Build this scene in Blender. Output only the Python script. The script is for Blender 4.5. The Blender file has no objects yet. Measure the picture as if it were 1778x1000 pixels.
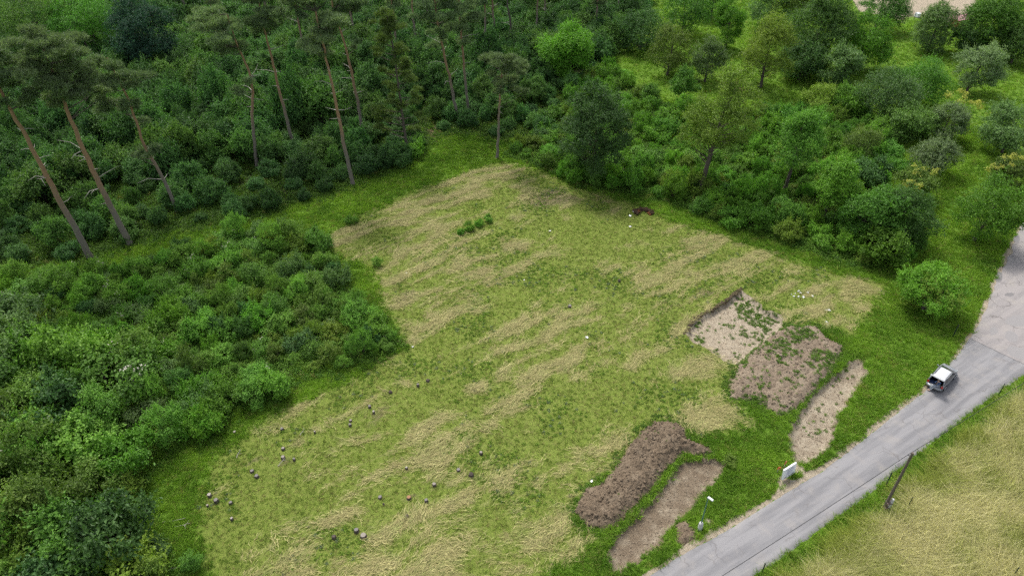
import bpy, bmesh, math, random
import numpy as np
from mathutils import Vector, Matrix

# ------------------------------------------------------------------ camera, sky, sun, exposure
scene = bpy.context.scene
CAM_H, PITCH, FPX = 56.0, math.radians(37.0), 1222.0
camd = bpy.data.cameras.new('camera')
camd.sensor_width = 36.0
camd.lens = FPX / 1778.0 * 36.0
camd.clip_start = 0.5
camd.clip_end = 5000.0
cam = bpy.data.objects.new('camera', camd)
scene.collection.objects.link(cam)
cam.location = (0, 0, CAM_H)
cam.rotation_euler = (math.pi / 2 - PITCH, 0, 0)
scene.camera = cam

SUN_EL, SUN_AZ = 58.0, -25.0      # azimuth from +Y towards +X
world = bpy.data.worlds.new('World')
scene.world = world
world.use_nodes = True
wn = world.node_tree
wn.nodes.clear()
sky = wn.nodes.new('ShaderNodeTexSky')
sky.sky_type = 'NISHITA'
sky.sun_disc = False
sky.sun_elevation = math.radians(SUN_EL)
sky.sun_rotation = math.radians(SUN_AZ)
sky.air_density = 1.0
sky.dust_density = 4.0
sky.ozone_density = 1.0
hsv = wn.nodes.new('ShaderNodeHueSaturation')
hsv.inputs['Saturation'].default_value = 0.42      # thin overcast: the blue is veiled by cloud
bg = wn.nodes.new('ShaderNodeBackground')
bg.inputs['Strength'].default_value = 0.115
wo = wn.nodes.new('ShaderNodeOutputWorld')
wn.links.new(sky.outputs[0], hsv.inputs['Color'])
wn.links.new(hsv.outputs[0], bg.inputs['Color'])
wn.links.new(bg.outputs[0], wo.inputs['Surface'])

sund = bpy.data.lights.new('sun', 'SUN')
sund.energy = 1.5
sund.angle = math.radians(11.0)
sund.color = (1.0, 0.96, 0.9)
sun = bpy.data.objects.new('sun', sund)
scene.collection.objects.link(sun)
_e, _a = math.radians(SUN_EL), math.radians(SUN_AZ)
_d = Vector((math.cos(_e) * math.sin(_a), math.cos(_e) * math.cos(_a), math.sin(_e)))
sun.rotation_euler = _d.to_track_quat('Z', 'Y').to_euler()

scene.view_settings.view_transform = 'Standard'
scene.view_settings.look = 'None'
scene.view_settings.gamma = 1.0
scene.view_settings.exposure = 1.12
scene.view_settings.use_curve_mapping = False
scene.cycles.use_denoising = False
scene.cycles.adaptive_threshold = 0.02
scene.cycles.max_bounces = 4
scene.cycles.diffuse_bounces = 2
scene.cycles.glossy_bounces = 2
scene.cycles.transmission_bounces = 4
scene.cycles.transparent_max_bounces = 4

# ------------------------------------------------------------------ helpers
COL = scene.collection
RNG = np.random.default_rng(7)
rnd = random.Random(11)


def at(px, py, z=0.0):
    """ground point (or point at height z) seen at photo pixel px, py (1778 x 1000)"""
    a = (px - 889.0) / FPX
    b = (py - 500.0) / FPX
    d = math.sin(PITCH) + b * math.cos(PITCH)
    f = math.cos(PITCH) - b * math.sin(PITCH)
    k = (CAM_H - z) / d
    return np.array((a * k, f * k))


def poly(pts):
    return np.array([at(x, y) for x, y in pts])


def to_px(X, Y, Z=0.0):
    dz = Z - CAM_H
    dep = Y * math.cos(PITCH) - dz * math.sin(PITCH)
    v = -dz * math.cos(PITCH) - Y * math.sin(PITCH)
    return 889 + FPX * X / dep, 500 + FPX * v / dep


def crop(ox, oy, s, pts):
    return [(ox + u / s, oy + v / s) for u, v in pts]


def _hash(ix, iy, seed):
    h = (ix.astype(np.int64) * 374761393 + iy.astype(np.int64) * 668265263 + seed * 1274126177) & 0xFFFFFFFF
    h = ((h ^ (h >> 13)) * 1274126177) & 0xFFFFFFFF
    return ((h ^ (h >> 16)) & 0xFFFFFF) / float(0xFFFFFF)


def vnoise(x, y, seed=0):
    ix, iy = np.floor(x), np.floor(y)
    fx, fy = x - ix, y - iy
    fx = fx * fx * (3 - 2 * fx)
    fy = fy * fy * (3 - 2 * fy)
    a = _hash(ix, iy, seed); b = _hash(ix + 1, iy, seed)
    c = _hash(ix, iy + 1, seed); d = _hash(ix + 1, iy + 1, seed)
    return (a * (1 - fx) + b * fx) * (1 - fy) + (c * (1 - fx) + d * fx) * fy


def fbm(x, y, seed=0, oct=4):
    s, amp, tot = 0.0, 1.0, 0.0
    for o in range(oct):
        s = s + amp * vnoise(x * 2 ** o + 17.3 * o, y * 2 ** o - 9.1 * o, seed + o * 31)
        tot += amp
        amp *= 0.5
    return s / tot


def smooth(a, b, x):
    t = np.clip((x - a) / (b - a), 0, 1)
    return t * t * (3 - 2 * t)


def sdf(x, y, P):
    """signed distance to polygon, positive inside"""
    x = np.asarray(x, float); y = np.asarray(y, float)
    out = np.full(x.shape, -1e3)
    lo, hi = P.min(0) - 8, P.max(0) + 8
    m = (x > lo[0]) & (x < hi[0]) & (y > lo[1]) & (y < hi[1])
    if not m.any():
        return out
    xs, ys = x[m], y[m]
    d2 = np.full(xs.shape, 1e9)
    ins = np.zeros(xs.shape, bool)
    n = len(P)
    for i in range(n):
        ax, ay = P[i]; bx, by = P[(i + 1) % n]
        ex, ey = bx - ax, by - ay
        t = np.clip(((xs - ax) * ex + (ys - ay) * ey) / (ex * ex + ey * ey + 1e-9), 0, 1)
        d2 = np.minimum(d2, (xs - ax - t * ex) ** 2 + (ys - ay - t * ey) ** 2)
        c = (ay > ys) != (by > ys)
        with np.errstate(divide='ignore', invalid='ignore'):
            ins ^= c & (xs < (bx - ax) * (ys - ay) / (by - ay + 1e-12) + ax)
    d = np.sqrt(d2)
    out[m] = np.where(ins, d, -d)
    return out


def dist_line(x, y, L):
    d2 = np.full(np.shape(x), 1e9)
    for i in range(len(L) - 1):
        ax, ay = L[i]; bx, by = L[i + 1]
        ex, ey = bx - ax, by - ay
        t = np.clip(((x - ax) * ex + (y - ay) * ey) / (ex * ex + ey * ey), 0, 1)
        d2 = np.minimum(d2, (x - ax - t * ex) ** 2 + (y - ay - t * ey) ** 2)
    return np.sqrt(d2)


def mesh_np(name, V, F, mats=(), fm=None, smooth_shade=False):
    """mesh from numpy: V (n,3), F list of arrays (m,k) or one array"""
    me = bpy.data.meshes.new(name)
    if isinstance(F, np.ndarray):
        F = [F]
    me.vertices.add(len(V))
    me.vertices.foreach_set('co', np.ascontiguousarray(V, np.float32).ravel())
    nl = sum(f.size for f in F); nf = sum(len(f) for f in F)
    me.loops.add(nl); me.polygons.add(nf)
    me.loops.foreach_set('vertex_index', np.concatenate([f.ravel() for f in F]).astype(np.int32))
    tot = np.concatenate([np.full(len(f), f.shape[1], np.int32) for f in F])
    st = np.concatenate(([0], np.cumsum(tot)[:-1])).astype(np.int32)
    me.polygons.foreach_set('loop_start', st)
    for m in mats:
        me.materials.append(m)
    if fm is not None:
        me.polygons.foreach_set('material_index', np.asarray(fm, np.int32))
    me.polygons.foreach_set('use_smooth', np.full(nf, bool(smooth_shade)))
    me.update(calc_edges=True)
    return me


def fattr(me, name, vals, dom='POINT'):
    a = me.attributes.new(name, 'FLOAT', dom)
    a.data.foreach_set('value', np.ascontiguousarray(vals, np.float32))


def cattr(me, name, vals, dom='POINT'):
    a = me.attributes.new(name, 'FLOAT_COLOR', dom)
    v = np.ones((len(vals), 4), np.float32)
    v[:, :3] = vals
    a.data.foreach_set('color', v.ravel())


def link(name, me, parent=None, loc=None, rot=None, scale=None):
    o = bpy.data.objects.new(name, me)
    COL.objects.link(o)
    if parent is not None:
        o.parent = parent
    if loc is not None:
        o.location = loc
    if rot is not None:
        o.rotation_euler = rot
    if scale is not None:
        o.scale = scale
    return o


def tag(o, label=None, cat=None, group=None, kind=None):
    if label: o['label'] = label
    if cat: o['category'] = cat
    if group: o['group'] = group
    if kind: o['kind'] = kind
    return o


def thing(name, label, cat, loc, rz=0.0, group=None):
    o = link(name, None, None, loc, (0, 0, rz))
    o.empty_display_size = 0.3
    return tag(o, label, cat, group)


class MB:
    """collects simple shapes into one mesh"""
    def __init__(self):
        self.V, self.F, self.M = [], [], []

    def add(self, V, F, m=0):
        n = len(self.V)
        self.V += [tuple(v) for v in V]
        self.F += [tuple(i + n for i in f) for f in F]
        self.M += [m] * len(F)

    def box(self, c, s, R=None, m=0, taper=1.0):
        V = []
        for z in (-.5, .5):
            k = taper if z > 0 else 1.0
            for x, y in ((-.5, -.5), (.5, -.5), (.5, .5), (-.5, .5)):
                v = Vector((x * s[0] * k, y * s[1] * k, z * s[2]))
                if R is not None:
                    v = R @ v
                V.append(v + Vector(c))
        self.add(V, [(3, 2, 1, 0), (4, 5, 6, 7), (0, 1, 5, 4), (1, 2, 6, 5), (2, 3, 7, 6), (3, 0, 4, 7)], m)

    def tube(self, path, radii, n=8, m=0, cap=True):
        path = [Vector(p) for p in path]
        V, F = [], []
        up = Vector((0.13, 0.31, 0.94))
        for i, p in enumerate(path):
            d = (path[min(i + 1, len(path) - 1)] - path[max(i - 1, 0)]).normalized()
            a = d.cross(up)
            if a.length < 1e-3:
                a = d.cross(Vector((1, 0, 0)))
            a.normalize()
            b = d.cross(a)
            r = radii[i] if hasattr(radii, '__len__') else radii
            for k in range(n):
                t = 2 * math.pi * k / n
                V.append(p + a * math.cos(t) * r + b * math.sin(t) * r)
        for i in range(len(path) - 1):
            for k in range(n):
                k2 = (k + 1) % n
                F.append((i * n + k, i * n + k2, (i + 1) * n + k2, (i + 1) * n + k))
        if cap:
            F.append(tuple(range(n - 1, -1, -1)))
            F.append(tuple((len(path) - 1) * n + k for k in range(n)))
        self.add(V, F, m)

    def mesh(self, name, mats, smooth_shade=False):
        me = bpy.data.meshes.new(name)
        me.from_pydata(self.V, [], self.F)
        for mm in mats:
            me.materials.append(mm)
        me.polygons.foreach_set('material_index', self.M)
        me.polygons.foreach_set('use_smooth', [smooth_shade] * len(self.F))
        me.update()
        return me

    def build(self, name, mat, parent=None, loc=None, rot=None, smooth_shade=False):
        mats = mat if isinstance(mat, (list, tuple)) else [mat]
        return link(name, self.mesh(name, mats, smooth_shade), parent, loc, rot)


# ------------------------------------------------------------------ materials
class NB:
    def __init__(self, name):
        self.mat = bpy.data.materials.new(name)
        self.mat.use_nodes = True
        self.t = self.mat.node_tree
        self.t.nodes.clear()
        self.out = self.t.nodes.new('ShaderNodeOutputMaterial')

    def n(self, typ, **kw):
        nd = self.t.nodes.new(typ)
        for k, v in kw.items():
            setattr(nd, k, v)
        return nd

    def set(self, sock, v):
        if isinstance(v, bpy.types.NodeSocket):
            self.t.links.new(v, sock)
        elif isinstance(v, (tuple, list)):
            sock.default_value = tuple(v) + ((1.0,) if len(v) == 3 and len(sock.default_value) == 4 else ())
        else:
            sock.default_value = v

    def coord(self, kind='Object', rotz=0.0, scale=(1, 1, 1)):
        c = self.n('ShaderNodeTexCoord').outputs[kind]
        mp = self.n('ShaderNodeMapping')
        mp.vector_type = 'TEXTURE'           # rotate first, then stretch
        mp.inputs['Rotation'].default_value = (0, 0, -rotz)
        mp.inputs['Scale'].default_value = tuple(1.0 / s for s in scale)
        self.t.links.new(c, mp.inputs['Vector'])
        return mp.outputs[0]

    def noise(self, vec, scale, detail=4, rough=0.6, dist=0.0):
        nd = self.n('ShaderNodeTexNoise')
        self.set(nd.inputs['Vector'], vec)
        nd.inputs['Scale'].default_value = scale
        nd.inputs['Detail'].default_value = detail
        nd.inputs['Roughness'].default_value = rough
        nd.inputs['Distortion'].default_value = dist
        return nd.outputs['Fac']

    def voro(self, vec, scale, feature='F1', out='Distance'):
        nd = self.n('ShaderNodeTexVoronoi', feature=feature)
        self.set(nd.inputs['Vector'], vec)
        nd.inputs['Scale'].default_value = scale
        return nd.outputs[out]

    def math(self, op, a, b=0.0, c=0.0):
        nd = self.n('ShaderNodeMath', operation=op)
        self.set(nd.inputs[0], a); self.set(nd.inputs[1], b)
        if op in ('MULTIPLY_ADD',):
            self.set(nd.inputs[2], c)
        return nd.outputs[0]

    def step(self, v, a, b):
        nd = self.n('ShaderNodeMapRange', interpolation_type='SMOOTHSTEP')
        self.set(nd.inputs['Value'], v)
        nd.inputs['From Min'].default_value = a
        nd.inputs['From Max'].default_value = b
        return nd.outputs[0]

    def mix(self, f, a, b, blend='MIX'):
        nd = self.n('ShaderNodeMix', data_type='RGBA', blend_type=blend)
        self.set(nd.inputs[0], f); self.set(nd.inputs[6], a); self.set(nd.inputs[7], b)
        return nd.outputs[2]

    def attr(self, name, typ='GEOMETRY', out='Fac'):
        nd = self.n('ShaderNodeAttribute', attribute_name=name, attribute_type=typ)
        return nd.outputs[out]

    def bump(self, h, strength=0.5, dist=0.05):
        nd = self.n('ShaderNodeBump')
        nd.inputs['Strength'].default_value = strength
        nd.inputs['Distance'].default_value = dist
        self.set(nd.inputs['Height'], h)
        return nd.outputs[0]

    def bsdf(self, color, rough=0.9, spec=0.2, normal=None, metal=0.0, link_out=True, **kw):
        p = self.n('ShaderNodeBsdfPrincipled')
        self.set(p.inputs['Base Color'], color)
        self.set(p.inputs['Roughness'], rough)
        p.inputs['Specular IOR Level'].default_value = spec
        p.inputs['Metallic'].default_value = metal
        for k, v in kw.items():
            self.set(p.inputs[k], v)
        if normal is not None:
            self.set(p.inputs['Normal'], normal)
        if link_out:
            self.t.links.new(p.outputs[0], self.out.inputs['Surface'])
        return p.outputs[0]


def plain(name, col, rough=0.6, spec=0.3, metal=0.0, var=0.15, scale=8.0, **kw):
    b = NB(name)
    v = b.coord('Object')
    f = b.noise(v, scale, 4)
    c = b.mix(f, tuple(x * (1 - var) for x in col), tuple(min(1, x * (1 + var)) for x in col))
    b.bsdf(c, rough, spec, None, metal, **kw)
    return b.mat


def leaf_mat(name, dark, light, trans=0.35, hue=0.010, val=0.25, rough=0.55, instancer=False):
    b = NB(name)
    if instancer:
        c0 = b.attr('col', 'INSTANCER', 'Color')
        t = b.attr('tint')
        c = b.mix(1.0, c0, b.mix(t, (.62, .62, .62), (1.3, 1.3, 1.3)), 'MULTIPLY')
    else:
        t = b.attr('tint')
        c0 = b.mix(t, dark, light)
        oi = b.n('ShaderNodeObjectInfo').outputs['Random']
        h = b.n('ShaderNodeHueSaturation')
        b.set(h.inputs['Color'], c0)
        b.set(h.inputs['Hue'], b.math('MULTIPLY_ADD', oi, 2 * hue, 0.5 - hue))
        r2 = b.math('FRACT', b.math('MULTIPLY', oi, 17.31))
        b.set(h.inputs['Value'], b.math('MULTIPLY_ADD', r2, 2 * val, 1.0 - val))
        c = h.outputs[0]
    p = b.bsdf(c, rough, 0.3, link_out=False)
    tr = b.n('ShaderNodeBsdfTranslucent')
    b.set(tr.inputs['Color'], b.mix(1.0, c, (1.1, 1.25, 0.6), 'MULTIPLY'))
    mx = b.n('ShaderNodeMixShader')
    mx.inputs[0].default_value = trans
    b.t.links.new(p, mx.inputs[1]); b.t.links.new(tr.outputs[0], mx.inputs[2])
    b.t.links.new(mx.outputs[0], b.out.inputs['Surface'])
    return b.mat

# ------------------------------------------------------------------ layout of the place
ROAD_TOP = poly([(1010, 1085), (1070, 1040), (1128, 1000), (1178, 967), (1273, 915), (1368, 854), (1426, 820), (1484, 777), (1545, 728),
                 (1606, 680), (1654, 627), (1684, 588)])
ROAD_BOT = poly([(1190, 1085), (1250, 1040), (1307, 1000), (1355, 968), (1433, 911), (1484, 874), (1545, 826), (1586, 792), (1630, 758),
                 (1688, 714), (1756, 662), (1793, 640)])
OLD_EDGE = poly([(1684, 588), (1702, 558), (1723, 511), (1735, 481), (1762, 421), (1778, 380), (1800, 330)])
OLD_ROAD = np.vstack([OLD_EDGE, poly([(1990, 330), (2050, 480), (1900, 600), (1793, 640)])])
ROAD_POLY = np.vstack([ROAD_TOP, ROAD_BOT[::-1]])

FIELD = poly([(370, 1060), (345, 950), (340, 880), (370, 800), (440, 735), (540, 690), (640, 640), (700, 600), (662, 530), (640, 470),
              (570, 440), (556, 415), (620, 378), (690, 343), (760, 318), (820, 292), (870, 280), (945, 296), (1000, 325), (1090, 348),
              (1180, 387), (1270, 414), (1390, 455), (1480, 478), (1545, 490), (1530, 530), (1480, 585), (1420, 570), (1300, 640),
              (1270, 680), (1310, 735), (1285, 752), (1215, 765), (1150, 735), (1000, 890), (1050, 945), (930, 1010), (900, 1060)])
RFIELD = np.vstack([ROAD_BOT, poly([(2000, 560), (2100, 1200), (1200, 1200)])])
FOREST = poly([(-420, 560), (-120, 500), (0, 470), (150, 448), (300, 402), (450, 375), (600, 325), (680, 292), (740, 250), (770, 230),
               (830, 232), (870, 240), (940, 255), (960, 200), (1060, 100), (1110, 30), (1130, -80), (-500, -80)])
LTHICK = poly([(-300, 525), (0, 490), (200, 472), (330, 438), (430, 408), (545, 416), (582, 465), (592, 520), (655, 560), (690, 598),
               (600, 640), (520, 640), (470, 690), (395, 700), (370, 748), (270, 780), (235, 835), (200, 875), (150, 905), (165, 950),
               (270, 985), (290, 1060), (-300, 1200)])
RTHICK = poly([(880, 268), (960, 300), (1010, 325), (1090, 335), (1160, 352), (1250, 385), (1390, 432), (1480, 465), (1560, 455),
               (1605, 400), (1530, 330), (1545, 260), (1500, 190), (1380, 190), (1280, 205), (1170, 190), (1090, 150), (1060, 110),
               (960, 200)])
YARD = poly([(1480, 18), (1560, 36), (1640, 33), (1690, 58), (1700, 20), (1720, -60), (1480, -60)])

HEAP_A = poly(crop(980, 720, 3.572, [(70, 590), (130, 470), (220, 430), (340, 310), (390, 210), (480, 110), (570, 40), (700, 55),
                                     (745, 100), (760, 150), (850, 185), (915, 232), (830, 262), (730, 225), (650, 320), (560, 430), (470, 540),
                                     (340, 670), (250, 715), (150, 685), (90, 640)]))
PIT_A = poly(crop(980, 720, 3.572, [(290, 985), (275, 850), (310, 760), (420, 655), (560, 512), (645, 392), (722, 290), (860, 268),
                                    (940, 270), (1000, 300), (970, 370), (870, 470), (790, 590), (700, 660), (640, 730), (600, 800),
                                    (500, 870), (420, 930), (330, 990)]))
HEAP_A2 = poly(crop(980, 720, 3.572, [(690, 690), (755, 655), (805, 720), (800, 775), (740, 812), (695, 785)]))
PIT_B = poly(crop(1160, 480, 3.3325, [(105, 320), (160, 245), (250, 200), (330, 150), (420, 80), (470, 110), (560, 190), (680, 240),
                                      (640, 310), (560, 390), (470, 460), (400, 510), (320, 480), (230, 410), (140, 370)]))
HEAP_B = poly(crop(1160, 480, 3.3325, [(400, 535), (480, 440), (600, 335), (700, 285), (850, 290), (930, 365), (1010, 400), (1000, 450),
                                       (975, 520), (900, 600), (820, 690), (730, 775), (650, 815), (600, 775), (500, 722), (365, 705),
                                       (350, 630)]))
PIT_C = poly([(1470, 630), (1497, 624), (1506, 650), (1478, 690), (1456, 720), (1447, 750), (1440, 778), (1405, 802), (1380, 800),
              (1370, 768), (1374, 742), (1394, 706), (1410, 684), (1445, 655)])
DIRT = [((1362, 838), 1.5), ((1385, 812), .9), ((1395, 520), 0.0), ((1230, 905), .4)]

# direction of the mower's windrows on the ground
_w0, _w1 = at(880, 860), at(1050, 760)
WIND = math.atan2(_w1[1] - _w0[1], _w1[0] - _w0[0])
cW, sW = math.cos(WIND), math.sin(WIND)


def wind_uv(x, y):
    return x * cW + y * sW, -x * sW + y * cW


# straw-coloured patches: (px, py, radius along windrows m, radius across m, strength)
STRAW = [(830, 320, 5.5, 2.6, .55), (740, 355, 5, 2.6, .5), (890, 425, 3.2, 2.0, .6), (640, 375, 3, 1.5, .45), (720, 440, 5, 2.5, .4),
         (960, 440, 3.0, 1.6, .4), (1190, 480, 6, 2.0, .45), (1290, 465, 5, 2.2, .4), (1480, 500, 6, 3.5, .5), (1500, 545, 4, 2.2, .55),
         (1235, 725, 4.0, 2.4, .75), (1290, 740, 2.6, 0.9, .6), (1195, 640, 4, 1.7, .6), (1120, 620, 4, 1.2, .5), (1030, 640, 4, 1.0, .4),
         (960, 830, 4, .7, .7), (1015, 785, 4, .7, .7), (890, 830, 3, .8, .5), (1000, 890, 3.4, 1.6, .5), (640, 960, 14, 4.5, .32),
         (850, 960, 8, 3.0, .4), (480, 970, 6, 3.0, .4), (940, 930, 5, 1.8, .35), (760, 780, 4, 2.5, .28), (650, 700, 3, 1.2, .35),
         (840, 670, 4, .8, .5), (900, 690, 3, .7, .4), (1260, 520, 3, 1.0, .45), (860, 480, 5, 1.6, .3), (790, 540, 6, 1.5, .3),
         (1100, 430, 4, 1.0, .4), (1050, 545, 5, 1.2, .35), (690, 850, 3, 1.5, .25), (930, 560, 6, 1.2, .3), (590, 410, 3, 2, .4),
         (620, 420, 4, 1.8, .35)]
BROWN = [(960, 345, 6, 3.2, .6), (705, 520, 3, 1.6, .6), (1050, 370, 4, 2, .35), (770, 470, 4, 2, .3), (980, 480, 3, 1.5, .3),
         (1225, 510, 2.0, .7, .6), (660, 720, 2.4, 1.0, .5), (640, 715, 1.6, .8, .4), (900, 570, 3, 1.2, .3), (500, 800, 1.6, .8, .5),
         (820, 830, 1.5, .7, .4), (720, 868, 1.4, .7, .4), (1435, 515, 1.6, .8, .7), (860, 610, 4, 1, .3), (440, 795, 1.2, .7, .5)]
GREEN = [(830, 395, 3, 1.6, .8), (1080, 710, 2.6, 1.4, .6), (1320, 490, 2.5, 1.6, .8), (560, 790, 6, 3, .5), (640, 790, 6, 1.4, .45),
         (450, 860, 7, 4.5, .9), (400, 820, 6, 4, .9), (370, 930, 5, 3, .9), (560, 720, 7, 2.5, .7), (1020, 560, 3, 1.2, .4), (960, 540, 4, 1.6, .3), (690, 640, 4, 2, .6), (740, 610, 4, 2, .3)]


def patches(x, y, L, seed):
    u, v = wind_uv(x, y)
    u = u + 2.0 * (fbm(x * .5, y * .5, seed, 3) - .5)
    v = v + 2.6 * (fbm(x * .45, y * .45, seed + 5, 3) - .5)
    s = np.zeros(np.shape(x))
    for px, py, ru, rv, k in L:
        c = at(px, py)
        cu, cv = wind_uv(c[0], c[1])
        q = ((u - cu) / ru) ** 2 + ((v - cv) / rv) ** 2
        s = np.maximum(s, k * np.exp(-q * .9))
    return s


def zones(x, y):
    x = np.asarray(x, float); y = np.asarray(y, float)
    jx = x + 1.6 * (fbm(x * .8, y * .8, 3, 3) - .5)
    jy = y + 1.6 * (fbm(x * .8, y * .8, 9, 3) - .5)
    z = {}
    z['field'] = smooth(-1.0, 1.3, sdf(jx, jy, FIELD))
    z['rfield'] = smooth(0.3, 2.2, sdf(jx, jy, RFIELD) - 2.2 * fbm(x * .35, y * .35, 61, 3))
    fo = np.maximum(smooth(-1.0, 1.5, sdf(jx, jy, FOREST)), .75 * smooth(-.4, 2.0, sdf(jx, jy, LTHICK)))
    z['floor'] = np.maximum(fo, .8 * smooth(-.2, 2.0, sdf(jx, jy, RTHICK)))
    u, v = wind_uv(x, y)
    warp = 2.2 * (fbm(x * .16, y * .16, 23, 2) - .5)
    rows = 1 - np.abs(2 * fbm(u * .06, v * .72 + warp, 21, 2) - 1)
    broad = fbm(x * .09, y * .09, 33, 3)
    fine = fbm(u * .8, v * 1.5, 41, 4)
    blot = fbm(x * .5, y * .5, 45, 4)
    st = .07 + .66 * smooth(.74, .98, rows) * smooth(.38, .60, broad + .25 * (blot - .5)) + .75 * (fine - .5) + .40 * (blot - .5)
    st = st + .98 * patches(x, y, STRAW, 50) * (.35 + 1.3 * blot) - .55 * patches(x, y, GREEN, 70)
    st = np.clip(st, 0, 1) * z['field']
    rs = .66 + 1.3 * (fbm(x * .28, y * .28, 81, 4) - .5) + .7 * (fbm(u * .5, v * 1.3, 87, 3) - .5)
    st = np.maximum(st, np.clip(rs, 0, 1) * z['rfield'])
    z['straw'] = st
    z['brown'] = np.clip(patches(x, y, BROWN, 90) + .55 * (fbm(x * .3, y * .3, 95, 4) - .50), 0, 1) * z['field']
    s = np.zeros(x.shape); pale = np.zeros(x.shape)
    k = 0.7 * (fbm(x * 1.3, y * 1.3, 101, 3) - .5)
    for P, pl in ((PIT_A, .38), (PIT_B, .85), (PIT_C, .6), (HEAP_A, .1), (HEAP_A2, .1), (HEAP_B, .3)):
        w = smooth(-.55, .35, sdf(x, y, P) + k)
        s = np.maximum(s, w)
        pale = np.maximum(pale, w * pl)
    dt = dist_line(x, y, np.vstack([ROAD_TOP, OLD_EDGE[1:]]))
    e = np.where(sdf(x, y, ROAD_POLY) > 0, 0, smooth(1.0, .15, dt + 1.0 * (fbm(x * .5, y * .5, 111, 3) - .45)))
    for (dx, dy), r in DIRT:
        if r > 0:
            c = at(dx, dy)
            e = np.maximum(e, smooth(1.0, .4, np.hypot(x - c[0], y - c[1]) / r + 1.1 * (fbm(x * 1.1, y * 1.1, 121, 3) - .5)))
    s = np.maximum(s, e); pale = np.maximum(pale, e * .95)
    yd = smooth(-.3, .6, sdf(x, y, YARD))
    z['soil'] = np.maximum(s, yd); z['pale'] = np.maximum(pale, yd)
    # brown needle and leaf litter laid bare deep in the wood
    lit = np.zeros(x.shape)
    for px, py, r in ((305, 70, 5.5), (290, 30, 6), (320, 100, 4), (730, 15, 6), (755, 232, 2.2), (1075, 295, 1.8), (200, 60, 4), (1280, 152, 3)):
        c = at(px, py)
        lit = np.maximum(lit, np.exp(-(np.hypot(x - c[0], (y - c[1]) * .6) / r) ** 2 * 1.2))
    z['litter'] = lit
    return z


def gz(x, y):
    x = np.asarray(x, float); y = np.asarray(y, float)
    h = .22 * (fbm(x * .05, y * .05, 201, 2) - .5) + .10 * (fbm(x * .4, y * .4, 205, 3) - .5)
    near_road = smooth(3.5, .8, -np.maximum(sdf(x, y, ROAD_POLY), sdf(x, y, OLD_ROAD)))
    h = h * (1 - near_road)
    lumps = .10 * (fbm(x * 1.7, y * 1.7, 211, 3) - .5)
    wob = .5 * (fbm(x * .9, y * .9, 215, 3) - .5)
    for P, d in ((PIT_A, .42), (PIT_B, .60), (PIT_C, .55)):
        w = smooth(-.05, .45, sdf(x, y, P) + wob)
        h = h - d * w + lumps * w
    # raised lip of turf above the uphill cut of the stripped square
    return h


def axis(lo, hi, fine, outs):
    a = list(np.arange(lo, hi + 1e-6, fine))
    for sgn, lim in ((1, outs[1]), (-1, outs[0])):
        s, p = fine, a[-1] if sgn > 0 else a[0]
        ext = []
        while (p < lim if sgn > 0 else p > lim):
            s = min(s * 1.10, 60.0)
            p += sgn * s
            ext.append(p)
        a = a + ext if sgn > 0 else ext[::-1] + a
    return np.array(a)


# ------------------------------------------------------------------ ground sheet
GX = axis(-62, 80, .34, (-2500, 2500))
GY = axis(29, 118, .34, (-600, 3500))
_X, _Y = np.meshgrid(GX, GY)
_x, _y = _X.ravel(), _Y.ravel()
_z = gz(_x, _y)
_inr = np.maximum(sdf(_x, _y, ROAD_POLY), sdf(_x, _y, OLD_ROAD))
_z = np.where(_inr > .5, -.08, _z)
nx, ny = len(GX), len(GY)
_i = np.arange((ny - 1) * (nx - 1))
_r, _c = _i // (nx - 1), _i % (nx - 1)
_q = _r * nx + _c
GF = np.stack([_q, _q + 1, _q + nx + 1, _q + nx], 1)

b = NB('ground_cover')
vo = b.coord('Object')
vw = b.coord('Object', -WIND, (1, 5, 1))
n_big = b.noise(vo, .35, 4)
n_mid = b.noise(vo, 2.2, 5, .7)
n_fine = b.noise(vo, 9.0, 5, .75)
n_str = b.noise(vw, 2.6, 5, .75, .8)
a_field, a_straw, a_floor = b.attr('field'), b.attr('straw'), b.attr('floor')
a_soil, a_pale, a_brown, a_litter = b.attr('soil'), b.attr('pale'), b.attr('brown'), b.attr('litter')
lush = b.mix(b.step(n_fine, .3, .7), (.060, .125, .014), (.125, .225, .024))
lush = b.mix(b.math('MULTIPLY', b.step(n_mid, .45, .75), .6), lush, (.15, .22, .03))
mown = b.mix(b.step(n_fine, .3, .7), (.085, .125, .020), (.175, .225, .042))
mown = b.mix(b.math('MULTIPLY', b.step(n_mid, .4, .8), .55), mown, (.20, .19, .065))
col = b.mix(a_field, lush, mown)
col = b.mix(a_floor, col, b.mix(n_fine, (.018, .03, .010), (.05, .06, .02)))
straw_c = b.mix(b.step(n_str, .3, .7), (.19, .165, .068), (.36, .315, .15))
sm = b.step(b.math('ADD', a_straw, b.math('MULTIPLY_ADD', n_str, .9, -.45)), .18, 1.0)
col = b.mix(b.math('MULTIPLY', sm, .62), col, straw_c)
bm_ = b.step(b.math('ADD', a_brown, b.math('MULTIPLY_ADD', n_mid, .7, -.35)), .2, .6)
col = b.mix(b.math('MULTIPLY', bm_, .8), col, b.mix(n_fine, (.075, .06, .038), (.20, .16, .10)))
col = b.mix(a_litter, col, b.mix(n_fine, (.055, .034, .022), (.13, .085, .055)))
soil_d = b.mix(n_fine, (.095, .071, .048), (.20, .157, .110))
soil_p = b.mix(b.step(n_mid, .3, .75), b.mix(n_fine, (.20, .163, .115), (.295, .245, .178)), b.mix(n_fine, (.31, .265, .195), (.40, .352, .272)))
soil = b.mix(b.step(b.math('ADD', a_pale, b.math('MULTIPLY_ADD', b.noise(vo, .8, 4), 1.0, -.5)), .25, .7), soil_d, soil_p)
ss = b.step(b.math('ADD', a_soil, b.math('MULTIPLY_ADD', n_mid, .8, -.4)), .35, .6)
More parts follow.
